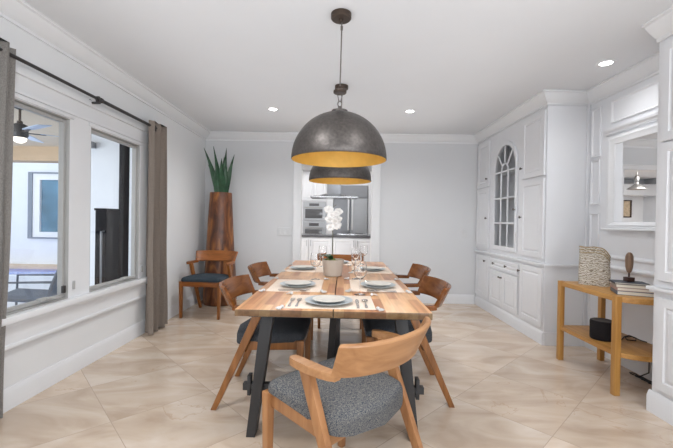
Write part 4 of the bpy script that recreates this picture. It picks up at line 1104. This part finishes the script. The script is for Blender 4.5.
def area(name, loc, rot, sx, sy, e, col=(1, 1, 1)):
    L = bpy.data.lights.new(name, 'AREA'); L.shape = 'RECTANGLE'; L.size = sx; L.size_y = sy; L.energy = e; L.color = col
    o = bpy.data.objects.new(name, L); COL.objects.link(o); o.location = loc; o.rotation_euler = rot; return o
CW_ = (.90, .95, 1)
area('bounce_flash_right', (1.5, -1.7, 1.7), (radians(92), 0, radians(42)), 1.6, 1.5, 62, CW_)  # added fill behind the camera, no such lamp in the room
area('bounce_flash_left', (-1.5, -1.7, 1.7), (radians(92), 0, radians(-32)), 1.6, 1.5, 26, CW_)  # weaker added fill on the other side, also unseen
area('bounce_up', (0, -.6, 1.0), (radians(165), 0, 0), 2.6, 2.2, 20, CW_)  # added upward fill behind the camera to brighten the ceiling
area('ceiling_wash', (0, 3.0, 1.98), (radians(180), 0, 0), 3.0, 4.0, 8, CW_)  # added fill floating above the table, shines only on the ceiling side
area('kitchen_light', (-.1, 6.3, 2.46), (0, 0, 0), 2.4, .9, 26)  # added kitchen fill, no fixture is known here
area('kitchen_light_back', (-.1, 8.75, 2.47), (0, 0, 0), 2.2, .6, 11)  # added to brighten the back of the kitchen
area('kitchen_light_left', (-2.6, 7.0, 2.46), (0, 0, 0), 1.6, 1.6, 60)  # unseen fill added over the left part of the kitchen
area('patio_fill', (-7.2, 2.0, 2.3), (radians(78), 0, radians(-5)), 5, 2.2, 270, (.88, .94, 1))
for x, y, e in ((-.807, 4.25, 34), (.79, 4.265, 26), (2.10, 2.94, 8), (-.8, 1.3, 34), (.8, 1.3, 20)):
    L = bpy.data.lights.new('downlight', 'SPOT'); L.energy = e*2.2; L.spot_size = radians(160); L.spot_blend = 1; L.shadow_soft_size = .1; L.color = (.97, .985, 1)
    o = bpy.data.objects.new('downlight_source', L); COL.objects.link(o); o.location = (x, y, H-.02)

# ------------------------------------------------------------------ camera
cam = bpy.data.cameras.new('camera'); co = bpy.data.objects.new('camera', cam); COL.objects.link(co)
yaw, pitch, roll = .0106, -.0068, .0162
f = Vector((-sin(yaw)*cos(pitch), cos(yaw)*cos(pitch), sin(pitch))); r0 = Vector((cos(yaw), sin(yaw), 0)); u0 = r0.cross(f)
r = r0*cos(roll)+u0*sin(roll); u = u0*cos(roll)-r0*sin(roll)
m = Matrix((r, u, -f)).transposed().to_4x4(); m.translation = (0, 0, 1.2); co.matrix_world = m
cam.sensor_fit = 'HORIZONTAL'; cam.sensor_width = 36; cam.lens = 364.204*36/673; cam.clip_start = .05
sc = bpy.context.scene; sc.camera = co
sc.view_settings.view_transform = 'Standard'; sc.view_settings.look = 'None'; sc.view_settings.exposure = .35
